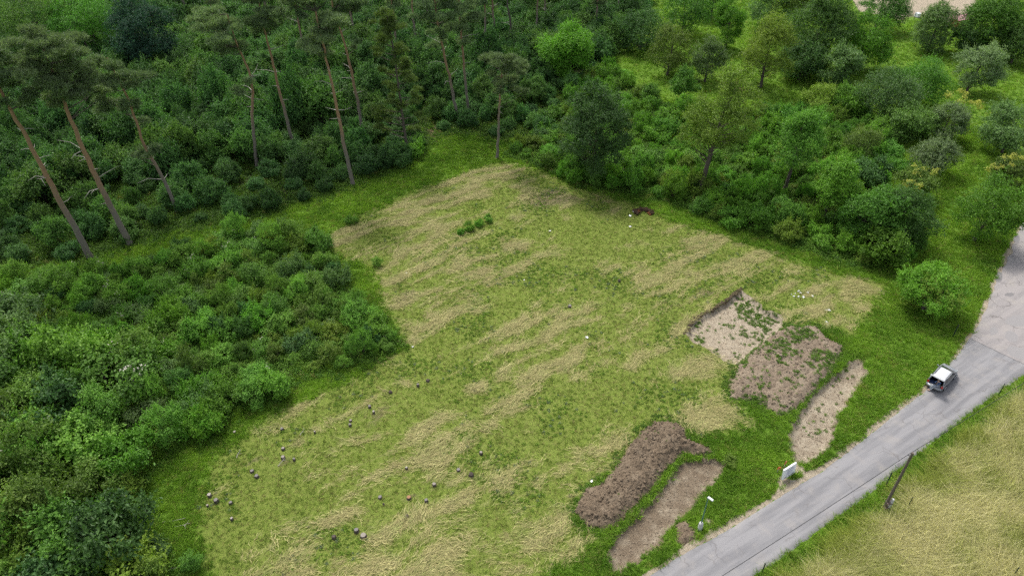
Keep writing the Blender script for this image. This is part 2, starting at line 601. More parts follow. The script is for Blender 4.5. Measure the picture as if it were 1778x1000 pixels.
col = b.mix(ss, col, soil)
hgt = b.math('ADD', n_fine, b.math('MULTIPLY', n_mid, 1.5))
b.bsdf(col, .95, .1, b.bump(hgt, .8, .12))
M_GROUND = b.mat

gme = mesh_np('ground', np.stack([_x, _y, _z], 1), GF, [M_GROUND], smooth_shade=True)
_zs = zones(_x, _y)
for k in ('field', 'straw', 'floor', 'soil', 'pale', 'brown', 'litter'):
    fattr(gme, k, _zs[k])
ground = tag(link('ground', gme), 'mown meadow and rough grassland with bare scraped earth', None, None, 'structure')

# ------------------------------------------------------------------ road
def resample(P, n):
    d = np.concatenate(([0], np.cumsum(np.hypot(*np.diff(P, axis=0).T))))
    t = np.linspace(0, d[-1], n)
    return np.stack([np.interp(t, d, P[:, 0]), np.interp(t, d, P[:, 1])], 1)


def asphalt(name, base_d, base_l, worn, crack):
    b = NB(name)
    vo = b.coord('Object')
    u, v = ROAD_TOP[5] - ROAD_TOP[4]
    vr = b.coord('Object', -math.atan2(v, u), (.12, 1.3, 1))
    n1 = b.noise(vr, 1.0, 4, .6)
    n2 = b.noise(vo, .5, 5, .65)
    n3 = b.noise(vo, 22.0, 4, .8)
    c = b.mix(b.step(n1, .35, .65), base_d, base_l)
    c = b.mix(b.math('MULTIPLY', b.step(n2, .48, .7), worn), c, (.30, .275, .25))
    c = b.mix(b.math('MULTIPLY', n3, .55), c, b.mix(.5, c, (.10, .10, .105)))
    dist = b.n('ShaderNodeTexNoise'); b.set(dist.inputs['Vector'], vo); dist.inputs['Scale'].default_value = 1.2
    vv = b.n('ShaderNodeVectorMath', operation='ADD')
    b.t.links.new(vo, vv.inputs[0])
    sc = b.n('ShaderNodeVectorMath', operation='SCALE'); b.t.links.new(dist.outputs['Color'], sc.inputs[0]); sc.inputs['Scale'].default_value = 1.1
    b.t.links.new(sc.outputs[0], vv.inputs[1])
    e = b.voro(vv.outputs[0], .42, 'DISTANCE_TO_EDGE')
    ck = b.step(e, .03, .0)
    ck = b.math('MULTIPLY', ck, b.math('MULTIPLY', b.step(b.noise(vo, .3, 2), .45, .6), crack))
    c = b.mix(ck, c, (.09, .08, .075))
    b.bsdf(c, .85, .25, b.bump(n3, .35, .01))
    return b.mat


M_ROAD = asphalt('grey_asphalt', (.168, .166, .172), (.235, .230, .234), .4, .5)
M_OLD = asphalt('weathered_asphalt', (.235, .218, .213), (.285, .262, .252), .8, .8)

n = 150
A, B = resample(ROAD_TOP, n), resample(ROAD_BOT, n)
tt = np.linspace(0, 60, n)
dA = (A - B) / np.hypot(*(A - B).T)[:, None]
A2 = A + dA * (.26 * (fbm(tt * 1.7, tt * 0, 301, 3) - .5))[:, None]
B2 = B - dA * (.45 * (fbm(tt * 1.3, tt * 0 + 5, 305, 3) - .35))[:, None]
ks = np.linspace(0, 1, 9)
V = []
for i in range(n):
    for j, k in enumerate(ks):
        p = A2[i] * (1 - k) + B2[i] * k
        V.append((p[0], p[1], .039 + .02 * math.sin(math.pi * k)))
m_ = len(ks)
F = [(i * m_ + j, (i + 1) * m_ + j, (i + 1) * m_ + j + 1, i * m_ + j + 1) for i in range(n - 1) for j in range(m_ - 1)]
V = np.array(V)
# skirts so that the carriageway reads as a slab on the ground
nv = len(V)
sk = []
for i in range(n):
    sk.append((A2[i][0] + dA[i][0] * .12, A2[i][1] + dA[i][1] * .12, -.06))
for i in range(n):
    sk.append((B2[i][0] - dA[i][0] * .12, B2[i][1] - dA[i][1] * .12, -.06))
for i in range(n - 1):
    F.append((nv + i, nv + i + 1, (i + 1) * m_, i * m_))
    F.append((i * m_ + m_ - 1, (i + 1) * m_ + m_ - 1, nv + n + i + 1, nv + n + i))
V = np.vstack([V, np.array(sk)])
road = tag(link('road', mesh_np('road', V, np.array(F), [M_ROAD], smooth_shade=True)), 'narrow grey asphalt lane along the mown plot', None, None, 'structure')

# older, patched carriageway beyond the seam
oe = resample(OLD_EDGE, 60)
te = np.linspace(0, 30, 60)
nrm = np.gradient(oe, axis=0); nrm = np.stack([-nrm[:, 1], nrm[:, 0]], 1); nrm /= np.hypot(*nrm.T)[:, None]
oe = oe + nrm * (.9 * (fbm(te * 1.4, te * 0, 311, 4) - .5))[:, None] * np.sin(np.linspace(0, math.pi, 60))[:, None]
outer = np.vstack([oe, OLD_ROAD[len(OLD_EDGE):]])
bm = bmesh.new()
vs = [bm.verts.new((p[0], p[1], .034)) for p in outer]
lo = [bm.verts.new((p[0], p[1], -.08)) for p in outer]
bm.faces.new(vs)
for i in range(len(vs)):
    j = (i + 1) % len(vs)
    bm.faces.new((vs[j], vs[i], lo[i], lo[j]))
bmesh.ops.recalc_face_normals(bm, faces=bm.faces)
me = bpy.data.meshes.new('old_road'); bm.to_mesh(me); bm.free()
me.materials.append(M_OLD)
old_road = tag(link('old_road', me), 'weathered pinkish grey asphalt of the wider old road', None, None, 'structure')
M_PATCH = plain('asphalt_repair', (.225, .215, .213), .9, .2, var=.12, scale=5)
M_PATCHD = plain('dark_asphalt_repair', (.165, .158, .158), .9, .2, var=.15, scale=5)


def blob_patch(name, px, py, rx, ry, rz, mat, seed, parent):
    c = at(px, py)
    mb = MB()
    V = []
    for k in range(20):
        t = 2 * math.pi * k / 20
        r = 1 + .35 * (float(fbm(np.array([math.cos(t) * 1.3 + seed]), np.array([math.sin(t) * 1.3]), seed, 3)[0]) - .5) * 2
        x, y = rx * r * math.cos(t), ry * r * math.sin(t)
        V.append((c[0] + x * math.cos(rz) - y * math.sin(rz), c[1] + x * math.sin(rz) + y * math.cos(rz), .039))
    mb.add(V, [tuple(range(20))])
    return mb.build(name, mat, parent)


for i, a in enumerate([(1765, 558, 1.6, .9, .5, M_PATCH), (1757, 585, 1.2, .7, 1.0, M_PATCH), (1752, 512, .7, .35, .2, M_PATCHD),
                       (1768, 612, 1.5, 1.0, .2, M_PATCH), (1725, 575, .9, .4, .8, M_PATCH), (1735, 482, 1.5, .4, 1.0, M_PATCHD),
                       (1765, 415, 1.3, .4, 1.0, M_PATCHD)]):
    blob_patch('asphalt_patch', *a, 400 + i * 7, old_road)
# the straight joint between the two surfaces
mb = MB()
j0, j1 = at(1684, 588), at(1793, 640)
d = (j1 - j0) / np.hypot(*(j1 - j0)); nn = np.array((-d[1], d[0]))
V, F = [], []
for i in range(41):
    t = i / 40
    p = j0 * (1 - t) + j1 * t + nn * .12 * (float(fbm(np.array([t * 14]), np.array([0.]), 77, 2)[0]) - .5)
    w = .04 + .05 * rnd.random()
    zc = .039 + .02 * math.sin(math.pi * t) + .005
    V += [tuple(p + nn * w) + (zc,), tuple(p - nn * w) + (zc,)]
F = [(2 * i, 2 * i + 1, 2 * i + 3, 2 * i + 2) for i in range(40)]
mb.add(V, F)
mb.build('joint_seam', plain('joint_seam', (.13, .125, .125), .9, .1), road)

# ------------------------------------------------------------------ foliage building blocks
def unit(v):
    return v / (np.linalg.norm(v, axis=-1, keepdims=True) + 1e-9)


def rand_dirs(n, rng):
    return unit(rng.normal(size=(n, 3)))


def leaf_quads(P, N, L, W, rng, fold=.25):
    """one folded rhombic leaf per point: (4 verts, 2 tris)"""
    n = len(P)
    t = unit(np.cross(N, rand_dirs(n, rng)))
    bt = np.cross(N, t)
    L = np.broadcast_to(np.asarray(L, float), (n,))[:, None]
    W = np.broadcast_to(np.asarray(W, float), (n,))[:, None]
    lift = N * (W * fold)
    V = np.stack([P - t * L * .5, P + bt * W * .5 + lift, P + t * L * .5 - N * L * .12, P - bt * W * .5 + lift], 1).reshape(-1, 3)
    i = np.arange(n) * 4
    F = np.concatenate([np.stack([i, i + 1, i + 2], 1), np.stack([i, i + 2, i + 3], 1)])
    return V, F


def blob_leaves(C, R, per, size, rng, squash=.8, up=.45, center=None, spread=.5, aspect=.6, grp=7, reach=.75, shoots=0):
    """leaves on twigs gathered in clumps (centres C, radii R); returns V, F, tint per vertex"""
    nb = len(C)
    cnt = np.maximum(2, (per / grp * (R / R.mean()) ** 2).astype(int))
    tb_i = np.repeat(np.arange(nb), cnt)
    nt = len(tb_i)
    ctr = C.mean(0) if center is None else np.asarray(center, float)
    outw = unit(C - ctr)[tb_i]
    d = rand_dirs(nt, rng)
    flip = (np.sum(d * outw, 1) + .55 * d[:, 2] < -.2) & (rng.random(nt) < .85)
    d[flip] *= -1
    rr = R[tb_i] * (.5 + .5 * rng.random(nt) ** .7 + reach * rng.random(nt) ** 3)
    tip = C[tb_i] + d * rr[:, None] * np.array([1, 1, squash])
    idx = np.repeat(np.arange(nt), grp)
    n = len(idx)
    P = tip[idx] + rng.normal(size=(n, 3)) * size * np.array([.8, .8, .5]) - d[idx] * (size * .8 * rng.random(n))[:, None]
    N = unit(d[idx] + np.array([0, 0, up]) + rng.normal(size=(n, 3)) * spread)
    L = size * (.65 + .7 * rng.random(n))
    V, F = leaf_quads(P, N, L, L * aspect, rng)
    tb = rng.random(nb)[tb_i] * .35 + rng.random(nt) * .4
    tint = np.clip(.05 + tb[idx] + .3 * rng.random(n), 0, 1)
    if shoots:                              # leafy leaders that break the outline
        w = np.clip(C[:, 2] - C[:, 2].min(), .1, None); w = w / w.sum()
        bi = rng.choice(nb, shoots, p=w)
        dr = unit(unit(C - ctr)[bi] * .8 + np.array([0, 0, 1.0]) + rng.normal(size=(shoots, 3)) * .35)
        ln = R[bi] * (.35 + 1.0 * rng.random(shoots))
        k = 11
        tt_ = np.tile(np.linspace(.1, 1, k), shoots)
        ii = np.repeat(np.arange(shoots), k)
        P2 = C[bi][ii] + dr[ii] * (R[bi] * .75)[ii][:, None] + dr[ii] * (ln[ii] * tt_)[:, None] + rng.normal(size=(shoots * k, 3)) * size * .4 * (1.15 - tt_)[:, None]
        N2 = unit(rng.normal(size=(shoots * k, 3)) * .6 + np.array([0, 0, .8]))
        L2 = size * (.8 + .3 * rng.random(shoots * k)) * (1.1 - .4 * tt_)
        V2, F2 = leaf_quads(P2, N2, L2, L2 * aspect, rng)
        F = np.vstack([F, F2 + len(V)]); V = np.vstack([V, V2])
        tint = np.concatenate([tint, np.clip(.45 + .5 * rng.random(shoots * k), 0, 1)])
    return V, F, np.repeat(tint, 4)


def needle_fans(P, N, L, k, rng, width=.16):
    """pine shoots: a brush of narrow triangles round each point"""
    n = len(P)
    idx = np.repeat(np.arange(n), k)
    d = unit(N[idx] * .75 + rng.normal(size=(n * k, 3)) * .62)
    s = unit(np.cross(d, rand_dirs(n * k, rng)))
    ln = (L[idx] * (.65 + .6 * rng.random(n * k)))[:, None]
    b0 = P[idx] + rng.normal(size=(n * k, 3)) * (L[idx] * .25)[:, None]
    V = np.stack([b0 - s * ln * width * .5, b0 + s * ln * width * .5, b0 + d * ln], 1).reshape(-1, 3)
    F = np.arange(n * k * 3).reshape(-1, 3)
    tb = rng.random(n)
    tint = np.clip(.15 + .35 * tb[idx] + .5 * rng.random(n * k) ** 1.4, 0, 1)
    return V, F, np.repeat(tint, 3)


def leafy_mesh(name, parts, mats):
    """parts: list of (V, F, tint or None, material index)"""
    Vs, Fs, Ts, Ms, o = [], [], [], [], 0
    for V, F, T, m in parts:
        V = np.asarray(V, float); F = np.asarray(F)
        Vs.append(V); Fs.append(F + o); o += len(V)
        Ts.append(np.full(len(V), .5) if T is None else T)
        Ms.append(np.full(len(F), m))
    me = mesh_np(name, np.vstack(Vs), Fs, mats, np.concatenate(Ms))
    fattr(me, 'tint', np.concatenate(Ts))
    return me


def tube_np(path, radii, n=6):
    mb = MB()
    mb.tube(path, radii, n, cap=False)
    return np.array([tuple(v) for v in mb.V]), np.array(mb.F)


def quads_mesh(name, tubes, mat, smooth_shade=True, limb=None):
    """first tube takes mat, the others take limb (when given)"""
    Vs, Fs, Ms, o = [], [], [], 0
    for i, (V, F) in enumerate(tubes):
        Vs.append(V); Fs.append(F + o); o += len(V)
        Ms.append(np.full(len(F), 1 if (i and limb) else 0))
    return mesh_np(name, np.vstack(Vs), np.vstack(Fs), [mat] + ([limb] if limb else []), np.concatenate(Ms), smooth_shade=smooth_shade)


def envelope(kind, n, H, R, base, rng, rblob):
    """clump centres and radii for a crown of height H, radius R whose foliage starts at height base"""
    C, B = [], []
    hc = (H - base) / 2
    zc = base + hc
    tries = 0
    while len(C) < n and tries < n * 60:
        tries += 1
        d = rng.normal(size=3); d /= np.linalg.norm(d)
        k = .35 + .72 * rng.random() ** .5
        p = d * k
        t = p[2] * .5 + .5          # 0 bottom .. 1 top
        if kind == 'round': w = 1.0
        elif kind == 'egg': w = 1.12 - .45 * t
        elif kind == 'column': w = 1.0 - .35 * abs(p[2])
        elif kind == 'cone': w = 1.35 * (1.05 - t)
        elif kind == 'spread': w = .75 + .45 * t if t < .7 else 1.05
        else: w = 1.0
        rb = rblob * (.45 + .8 * rng.random())
        q = np.array((p[0] * (R - rb * .4) * w, p[1] * (R - rb * .4) * w, zc + p[2] * (hc - rb * .35)))
        if p[2] < -.6 and rng.random() < .6:
            continue
        if C:
            dd = np.linalg.norm(np.array(C) - q, axis=1)
            if dd.min() < rb * .55:
                continue
        C.append(q); B.append(rb)
    return np.array(C), np.array(B)


M_BARK = None


def bark_mat(name, lo, hi, z0=None, z1=None, top=None):
    b = NB(name)
    v = b.coord('Object', 0, (1, 1, .25))
    f = b.noise(v, 9.0, 5, .7)
    c = b.mix(f, lo, hi)
    if top is not None:
        sep = b.n('ShaderNodeSeparateXYZ')
        b.t.links.new(b.n('ShaderNodeTexCoord').outputs['Object'], sep.inputs[0])
        g = b.step(b.math('ADD', sep.outputs[2], b.math('MULTIPLY_ADD', b.noise(b.coord('Object'), .8, 3), 6.0, -3.0)), z0, z1)
        c = b.mix(g, c, b.mix(f, top, tuple(x * 1.5 for x in top)))
    b.bsdf(c, .9, .15, b.bump(f, .7, .04))
    return b.mat


M_BARK = bark_mat('grey_brown_bark', (.055, .045, .038), (.15, .125, .105))
M_BARK_D = bark_mat('dark_bark', (.03, .024, .02), (.085, .068, .056))
M_PINEBARK = bark_mat('scots_pine_bark', (.115, .100, .085), (.26, .225, .19), 5.0, 13.0, (.235, .145, .088))
M_DEADWOOD = plain('bleached_dead_wood', (.33, .305, .275), .85, .15, var=.25)

SPEC = {
    'oak':    leaf_mat('oak_leaf', (0.036, 0.096, 0.022), (0.136, 0.261, 0.050)),
    'maple':  leaf_mat('maple_leaf', (0.043, 0.131, 0.020), (0.152, 0.338, 0.043)),
    'lime':   leaf_mat('bright_leaf', (0.062, 0.162, 0.012), (0.177, 0.362, 0.034)),
    'blue':   leaf_mat('blue_green_leaf', (0.021, 0.068, 0.040), (0.055, 0.139, 0.085)),
    'apple':  leaf_mat('apple_leaf', (0.056, 0.119, 0.031), (0.180, 0.290, 0.094), rough=.5),
    'silver': leaf_mat('silver_leaf', (0.067, 0.119, 0.048), (0.231, 0.315, 0.140), rough=.5),
    'yellow': leaf_mat('yellow_green_leaf', (.085, .150, .018), (.215, .315, .045)),
    'olive':  leaf_mat('olive_leaf', (.060, .115, .018), (.165, .250, .045)),
    'under':  leaf_mat('undergrowth_leaf', (0.028, 0.085, 0.025), (0.099, 0.213, 0.054)),
    'thick':  leaf_mat('thicket_leaf', (0.060, 0.148, 0.022), (0.202, 0.382, 0.054)),
    'shrub':  leaf_mat('bright_shrub_leaf', (0.053, 0.147, 0.014), (0.172, 0.362, 0.034)),
    'gold':   leaf_mat('golden_leaf', (.22, .25, .045), (.44, .45, .11)),
    'pine':   leaf_mat('pine_needle', (.062, .110, .048), (.235, .330, .145), .25),
    'larch':  leaf_mat('larch_needle', (.060, .100, .022), (.200, .270, .065), .25),
    'rust':   leaf_mat('rusty_leaf', (.10, .045, .015), (.20, .11, .03)),
    'bloom':  leaf_mat('cream_bloom', (.42, .40, .30), (.62, .60, .50), .15),
}


def make_tree(name, seed, H, R, base, kind, spec, nblob=34, rblob=None, per=330, size=.27, stems=1, lean=(0, 0), bark=None, up=.45,
              sparse=1.0, trunk_r=None):
    """returns (trunk mesh, crown mesh)"""
    rng = np.random.default_rng(seed)
    rblob = rblob or R * .36
    C, B = envelope(kind, nblob, H, R, base, rng, rblob)
    C[:, 0] += lean[0] * C[:, 2] / H; C[:, 1] += lean[1] * C[:, 2] / H
    V, F, T = blob_leaves(C, B, per * sparse, size, rng, up=up, shoots=int(nblob * 1.6), center=(lean[0] * .5, lean[1] * .5, base + (H - base) * .35))
    crown = leafy_mesh(name + '_crown', [(V, F, T, 0)], [SPEC[spec]])
    tr = trunk_r or (.018 * H + .05)
    tubes = []
    for s in range(stems):
        ang = 2 * math.pi * s / max(1, stems) + rng.random()
        off = .35 * R * (stems > 1)
        top = np.array((math.cos(ang) * off + lean[0] * .8, math.sin(ang) * off + lean[1] * .8, base + (H - base) * .75))
        b0 = np.array((math.cos(ang) * .12 * (stems > 1), math.sin(ang) * .12 * (stems > 1), -.15))
        ts = np.linspace(0, 1, 8)
        wob = np.cumsum(rng.normal(size=(8, 2)) * .02 * H, 0) * ts[:, None] * .4
        path = [b0 + (top - b0) * t + np.array((w[0], w[1], 0)) for t, w in zip(ts, wob)]
        rad = [tr * (1 - .8 * t) / (1 if stems == 1 else 1.5) + .02 for t in ts]
        rad[0] *= 1.35
        tubes.append(tube_np(path, rad, 7))
        own = [i for i in range(len(C)) if i % stems == s]
        for i in own:
            hd = math.hypot(C[i][0] - top[0] * .8, C[i][1] - top[1] * .8)
            t = float(np.clip((C[i][2] - .65 * hd) / top[2], max(.12, base * .85 / top[2]), .97))
            k = t * 7
            j = int(min(6, math.floor(k)))
            p0 = path[j] + (path[j + 1] - path[j]) * (k - j)
            p1 = C[i]
            mid = (p0 + p1) / 2 + np.array((0, 0, -.06 * np.linalg.norm(p1 - p0))) + rng.normal(size=3) * .1
            r0 = max(.018, tr * (1 - t) * .35)
            tubes.append(tube_np([p0, mid, p1], [r0, r0 * .6, .012], 4))
    trunk = quads_mesh(name + '_trunk', tubes, bark or M_BARK)
    return trunk, crown


def place_tree(name, meshes, label, cat, xy, rz=0.0, sc=1.0, group=None, sz=None, extra=None):
    o = thing(name, label, cat, (xy[0], xy[1], float(gz(np.array([xy[0]]), np.array([xy[1]]))[0]) - .03), rz, group)
    o.scale = (sc, sc, sz or sc)
    link('trunk', meshes[0], o)
    link('crown', meshes[1], o)
    for nm, me in (extra or []):
        link(nm, me, o)
    return o


# ------------------------------------------------------------------ pines, each with its own bent stem
def make_pine(seed, path, crown_blobs, r0=.24, k=14, dead=5, crown_scale=1.0, spec='pine', dead_z=(.35, .8), bark=None):
    """path: list of xyz in local metres (stem); crown_blobs: list of (x,y,z,rx,rz)"""
    rng = np.random.default_rng(seed)
    P = np.array(path, float)
    d = np.concatenate(([0], np.cumsum(np.linalg.norm(np.diff(P, axis=0), axis=1))))
    ts = np.linspace(0, d[-1], 22)
    path = np.stack([np.interp(ts, d, P[:, i]) for i in range(3)], 1)
    for _ in range(3):          # ease the corners
        path[1:-1] = (path[:-2] + 2 * path[1:-1] + path[2:]) / 4
    path[1:-1, :2] += rng.normal(size=(20, 2)) * .05
    tn = ts / ts[-1]
    rad = 1.18 * r0 * (1 - .74 * tn) + .02
    rad[0] *= 1.25
    tubes = [tube_np(path, rad, 9)]
    Pn, Nn, Ln = [], [], []
    for (x, y, z, rx, rz) in crown_blobs:
        c = np.array((x, y, z))
        # limb from stem to clump
        j = int(np.argmin(np.abs(path[:, 2] - (z - .25 * math.hypot(x - path[-1][0], y - path[-1][1]) - .3))))
        p0 = path[j]
        mid = (p0 + c) / 2 + np.array((0, 0, -.15))
        tubes.append(tube_np([p0, mid, c], [max(.025, rad[j] * .3), .03, .012], 4))
        n = int(34 * rx * rx / .8) + 12
        dd = rand_dirs(n, rng)
        low = dd[:, 2] < -.15
        dd[low, 2] *= -1
        rr = (.35 + .65 * rng.random(n) ** .5)[:, None]
        pp = c + dd * rr * np.array([rx, rx, rz])
        Pn.append(pp); Nn.append(unit(dd + np.array([0, 0, .9]))); Ln.append(np.full(n, .46 * crown_scale))
    V, F, T = needle_fans(np.vstack(Pn), np.vstack(Nn), np.concatenate(Ln), k, rng)
    trunk = quads_mesh('pine_trunk', tubes, bark or M_PINEBARK, limb=M_BARK)
    crown = leafy_mesh('pine_crown', [(V, F, T, 0)], [SPEC[spec]])
    extra = []
    for i in range(int(dead * 1.7)):
        t = dead_z[0] + (dead_z[1] - dead_z[0]) * rng.random()
        j = int(t * 20)
        p0 = path[j]
        a = rng.random() * 6.28
        ln = .7 + 2.8 * rng.random() ** 1.4
        dirv = np.array((math.cos(a), math.sin(a), .1 + .4 * rng.random()))
        p1 = p0 + dirv * ln * .55
        p2 = p1 + np.array((math.cos(a + .4), math.sin(a + .4), -.25 + .7 * rng.random())) * ln * .5
        extra.append(('dead_branch', quads_mesh('dead_branch', [tube_np([p0, p1, p2], [.05, .034, .012], 5)], M_DEADWOOD)))
    return (trunk, crown), extra


def pine_from_px(seed, px_path, H_guess, crown, label, name='pine_tree', group=None, r0=.24, dead=5, dead_z=(.35, .8), bark=None, spec='pine',
                 cat='pine tree'):
    """px_path: photo points up the stem (first = foot); they lie in the upright plane facing the lens, so each gives a height.
    crown: list of (px, py, rx, rz, depth offset)"""
    foot = at(*px_path[0])
    dirv = unit(np.array((foot[0], foot[1])))       # horizontal direction away from the camera

    def lift(px, py, dep=0.0):
        a = (px - 889.0) / FPX; bb = (py - 500.0) / FPX
        ray = np.array((a, math.cos(PITCH) - bb * math.sin(PITCH), -(math.sin(PITCH) + bb * math.cos(PITCH))))
        s = (foot @ dirv + dep) / (ray[:2] @ dirv)
        p = ray * s + np.array((0, 0, CAM_H))
        return p - np.array((foot[0], foot[1], 0))
    path = [lift(*p) for p in px_path]
    path[0][2] = -.2
    bl = []
    rng = np.random.default_rng(seed + 5)
    for (px, py, rx, rz, dep) in crown:
        q = lift(px, py, dep)
        # each listed mass is a plate of several clumps
        for _ in range(4 if rx > 1.3 else 2):
            o = rng.normal(size=3) * np.array((rx * .5, rx * .6, rz * .35))
            bl.append((*(q + o), rx * (.5 + .25 * rng.random()), rz * (.5 + .2 * rng.random())))
    top = path[-1]
    m, extra = make_pine(seed, path, bl, r0, dead=dead, dead_z=dead_z, bark=bark, spec=spec)
    return place_tree(name, m, label, cat, foot, 0, 1, group, extra=extra)


def pine_crown_px(cx, cy, w, h, n, seed, rx=1.6, rz=.8):
    r = np.random.default_rng(seed)
    out = []
    for _ in range(n):
        a = r.random() * 6.28; k = r.random() ** .5
        out.append((cx + math.cos(a) * k * w, cy + math.sin(a) * k * h, rx * (.7 + .5 * r.random()), rz * (.8 + .5 * r.random()), (r.random() - .5) * 5))
    return out


PG = 'tall pines along the edge of the wood'
pine_from_px(101, [(158, 448), (118, 375), (62, 270), (22, 195), (0, 158), (-20, 115)], 24,
             pine_crown_px(-2, 140, 62, 55, 13, 1), 'leaning pine at the far left edge with orange upper trunk and bare grey branches', r0=.36, dead=9, group=PG)
pine_from_px(102, [(226, 425), (175, 325), (135, 240), (105, 160), (82, 105), (72, 70)], 24,
             pine_crown_px(75, 95, 55, 40, 12, 2) + pine_crown_px(125, 155, 48, 42, 11, 3), 'broad-crowned pine leaning left, second from the left edge', r0=.36, dead=7, dead_z=(.25, .6), group=PG)
pine_from_px(103, [(308, 368), (285, 310), (270, 283), (258, 272), (246, 245), (236, 205), (212, 150), (185, 100)], 18,
             pine_crown_px(205, 150, 30, 45, 9, 4, 1.5) + pine_crown_px(258, 268, 28, 12, 4, 5, 1.2) + pine_crown_px(225, 200, 22, 25, 4, 6, 1.3),
             'crooked pine with a sharp kink halfway up its thin trunk', r0=.22, dead=5, dead_z=(.15, .5), group=PG)
pine_from_px(104, [(446, 292), (440, 235), (436, 185), (441, 155), (428, 110), (408, 75), (395, 25)], 22,
             pine_crown_px(392, 50, 42, 42, 12, 7) + pine_crown_px(425, 150, 20, 20, 2, 17, 1.2), 'pine with a wavy grey trunk bowing to the left', r0=.24, dead=7, group=PG)
pine_from_px(105, [(511, 262), (497, 205), (478, 125), (458, 48), (450, 5)], 24,
             pine_crown_px(465, 28, 30, 24, 9, 8) + pine_crown_px(440, -25, 40, 25, 8, 18), 'straight orange-trunked pine with a light tuft below its crown', r0=.25, dead=7, group=PG)
pine_from_px(106, [(613, 322), (598, 255), (582, 170), (562, 85), (548, 20)], 25,
             pine_crown_px(558, 55, 30, 40, 11, 9) + pine_crown_px(535, -5, 35, 22, 6, 19), 'pine standing closest to the meadow edge left of the grass corner', r0=.27, dead=7, group=PG)
pine_from_px(107, [(633, 245), (619, 165), (600, 80), (576, 8), (568, -30)], 26,
             pine_crown_px(595, 5, 32, 18, 6, 10) + pine_crown_px(565, -40, 40, 25, 8, 20) + pine_crown_px(612, 78, 14, 10, 2, 30, 1.1), 'tall pine leaning left with a forked bare branch under its crown', r0=.25, dead=6, group=PG)
pine_from_px(108, [(796, 213), (783, 145), (767, 75), (757, 25), (752, -20)], 24,
             pine_crown_px(762, 15, 35, 25, 8, 11) + pine_crown_px(760, 65, 22, 15, 4, 21, 1.3) + pine_crown_px(750, -40, 40, 25, 6, 31), 'orange-topped pine forking near the top, in the middle of the wood edge', r0=.25, dead=5, group=PG)
pine_from_px(109, [(814, 200), (808, 140), (802, 75), (797, 15), (795, -30)], 24,
             pine_crown_px(808, 40, 28, 35, 9, 12) + pine_crown_px(800, -30, 35, 25, 6, 22), 'straight grey-trunked pine beside the forking orange pine', r0=.22, dead=4, group=PG)
pine_from_px(110, [(863, 275), (866, 215), (868, 160), (872, 120), (874, 95)], 17,
             pine_crown_px(872, 118, 36, 26, 11, 13, 1.4) + pine_crown_px(885, 155, 26, 16, 5, 23, 1.2), 'short pine standing alone at the upper corner of the meadow', r0=.20, dead=3, dead_z=(.5, .8), group=PG)
pine_from_px(112, [(862, 85), (858, 40), (853, -10), (850, -60)], 20, pine_crown_px(850, -50, 40, 25, 6, 14), 'grey pine trunk cut off by the top edge behind the short pine', r0=.26, dead=3, group=PG)
pine_from_px(113, [(890, 92), (886, 60), (888, 42), (880, 10), (882, -40)], 20, pine_crown_px(885, -50, 40, 25, 6, 15), 'crooked grey trunk cut off by the top edge', r0=.26, dead=3, group=PG, bark=M_BARK)
pine_from_px(114, [(949, 60), (947, 20), (944, -40)], 20, pine_crown_px(945, -35, 40, 25, 7, 16), 'reddish pine trunk rising behind the bright green maple', r0=.26, dead=2, group=PG)

# conical light-green larch among the pines
_L = [(668, 22, .6, .5, 0), (673, 45, .9, .6, 0)]
_r = np.random.default_rng(77)
for i in range(44):
    t = i / 43
    cx = 670 + 34 * t; w = 8 + 44 * t ** .8
    _L.append((cx + (_r.random() - .5) * 2 * w, 22 + 205 * t, .8 + .5 * _r.random(), .45, (_r.random() - .5) * (1 + 6 * t)))
pine_from_px(111, [(710, 272), (703, 235), (693, 150), (680, 70), (669, 15)], 24, _L, 'tall light green conical conifer between the pines', name='conifer_tree', r0=.2, dead=0, spec='larch', bark=M_BARK, cat='conifer')

# more pines behind, a darker rank across the top of the picture
BACK = ['behind the upper left oaks', 'right of the bare brown slope', 'behind the crown of the wavy-trunked pine', 'behind the straight orange pine', 'left of the conical conifer top', 'right of the conical conifer',
        'at the top edge right of the crooked grey trunk', 'above the bright green maple', 'at the right end of the rank', 'just right of the bright green maple', 'left of the wavy-trunked pine crown', 'close behind the conical conifer',
        'behind the short lone pine', 'between the straight orange pine and the meadow-edge pine', 'at the top edge above the conical conifer', 'behind the tall pine leaning left', 'left of the bright green maple']
for i, (px, py, h) in enumerate([(60, 60, 20), (330, 40, 21), (470, 60, 22), (560, 45, 23), (660, 30, 22), (725, 90, 22), (905, 30, 20), (1000, 30, 19),
                                 (1070, 40, 18), (1035, 75, 16), (395, 130, 21), (690, 120, 22), (840, 95, 20), (540, 125, 21), (745, 60, 21), (620, 85, 22), (930, 75, 19)]):
    f = at(px, py)
    dirv = unit(f)
    rr = np.random.default_rng(900 + i)
    path = [(0, 0, -.2), (rr.normal() * .4, rr.normal() * .3, h * .4), (rr.normal() * .6, rr.normal() * .5, h * .75), (rr.normal() * .8, rr.normal() * .6, h)]
    bl = []
    for q in range(24):
        t = rr.random() ** .7
        a = rr.random() * 6.28
        rad = (.4 + 2.2 * math.sin(math.pi * (.15 + .8 * t))) * (.3 + .7 * rr.random())
        bl.append((path[3][0] * .8 + math.cos(a) * rad, math.sin(a) * rad, h * (.55 + .47 * t), .8 + .7 * rr.random(), .4 + .3 * rr.random()))
    m, ex = make_pine(950 + i, path, bl, .23, dead=1)
    place_tree('pine_tree', m, 'dark back-rank pine ' + BACK[i], 'pine tree', f, 0, 1, 'pines at the back of the wood', extra=ex)

# ------------------------------------------------------------------ broadleaf trees one can tell apart
def crown_base(px, py, z):
    return at(px, py, z)


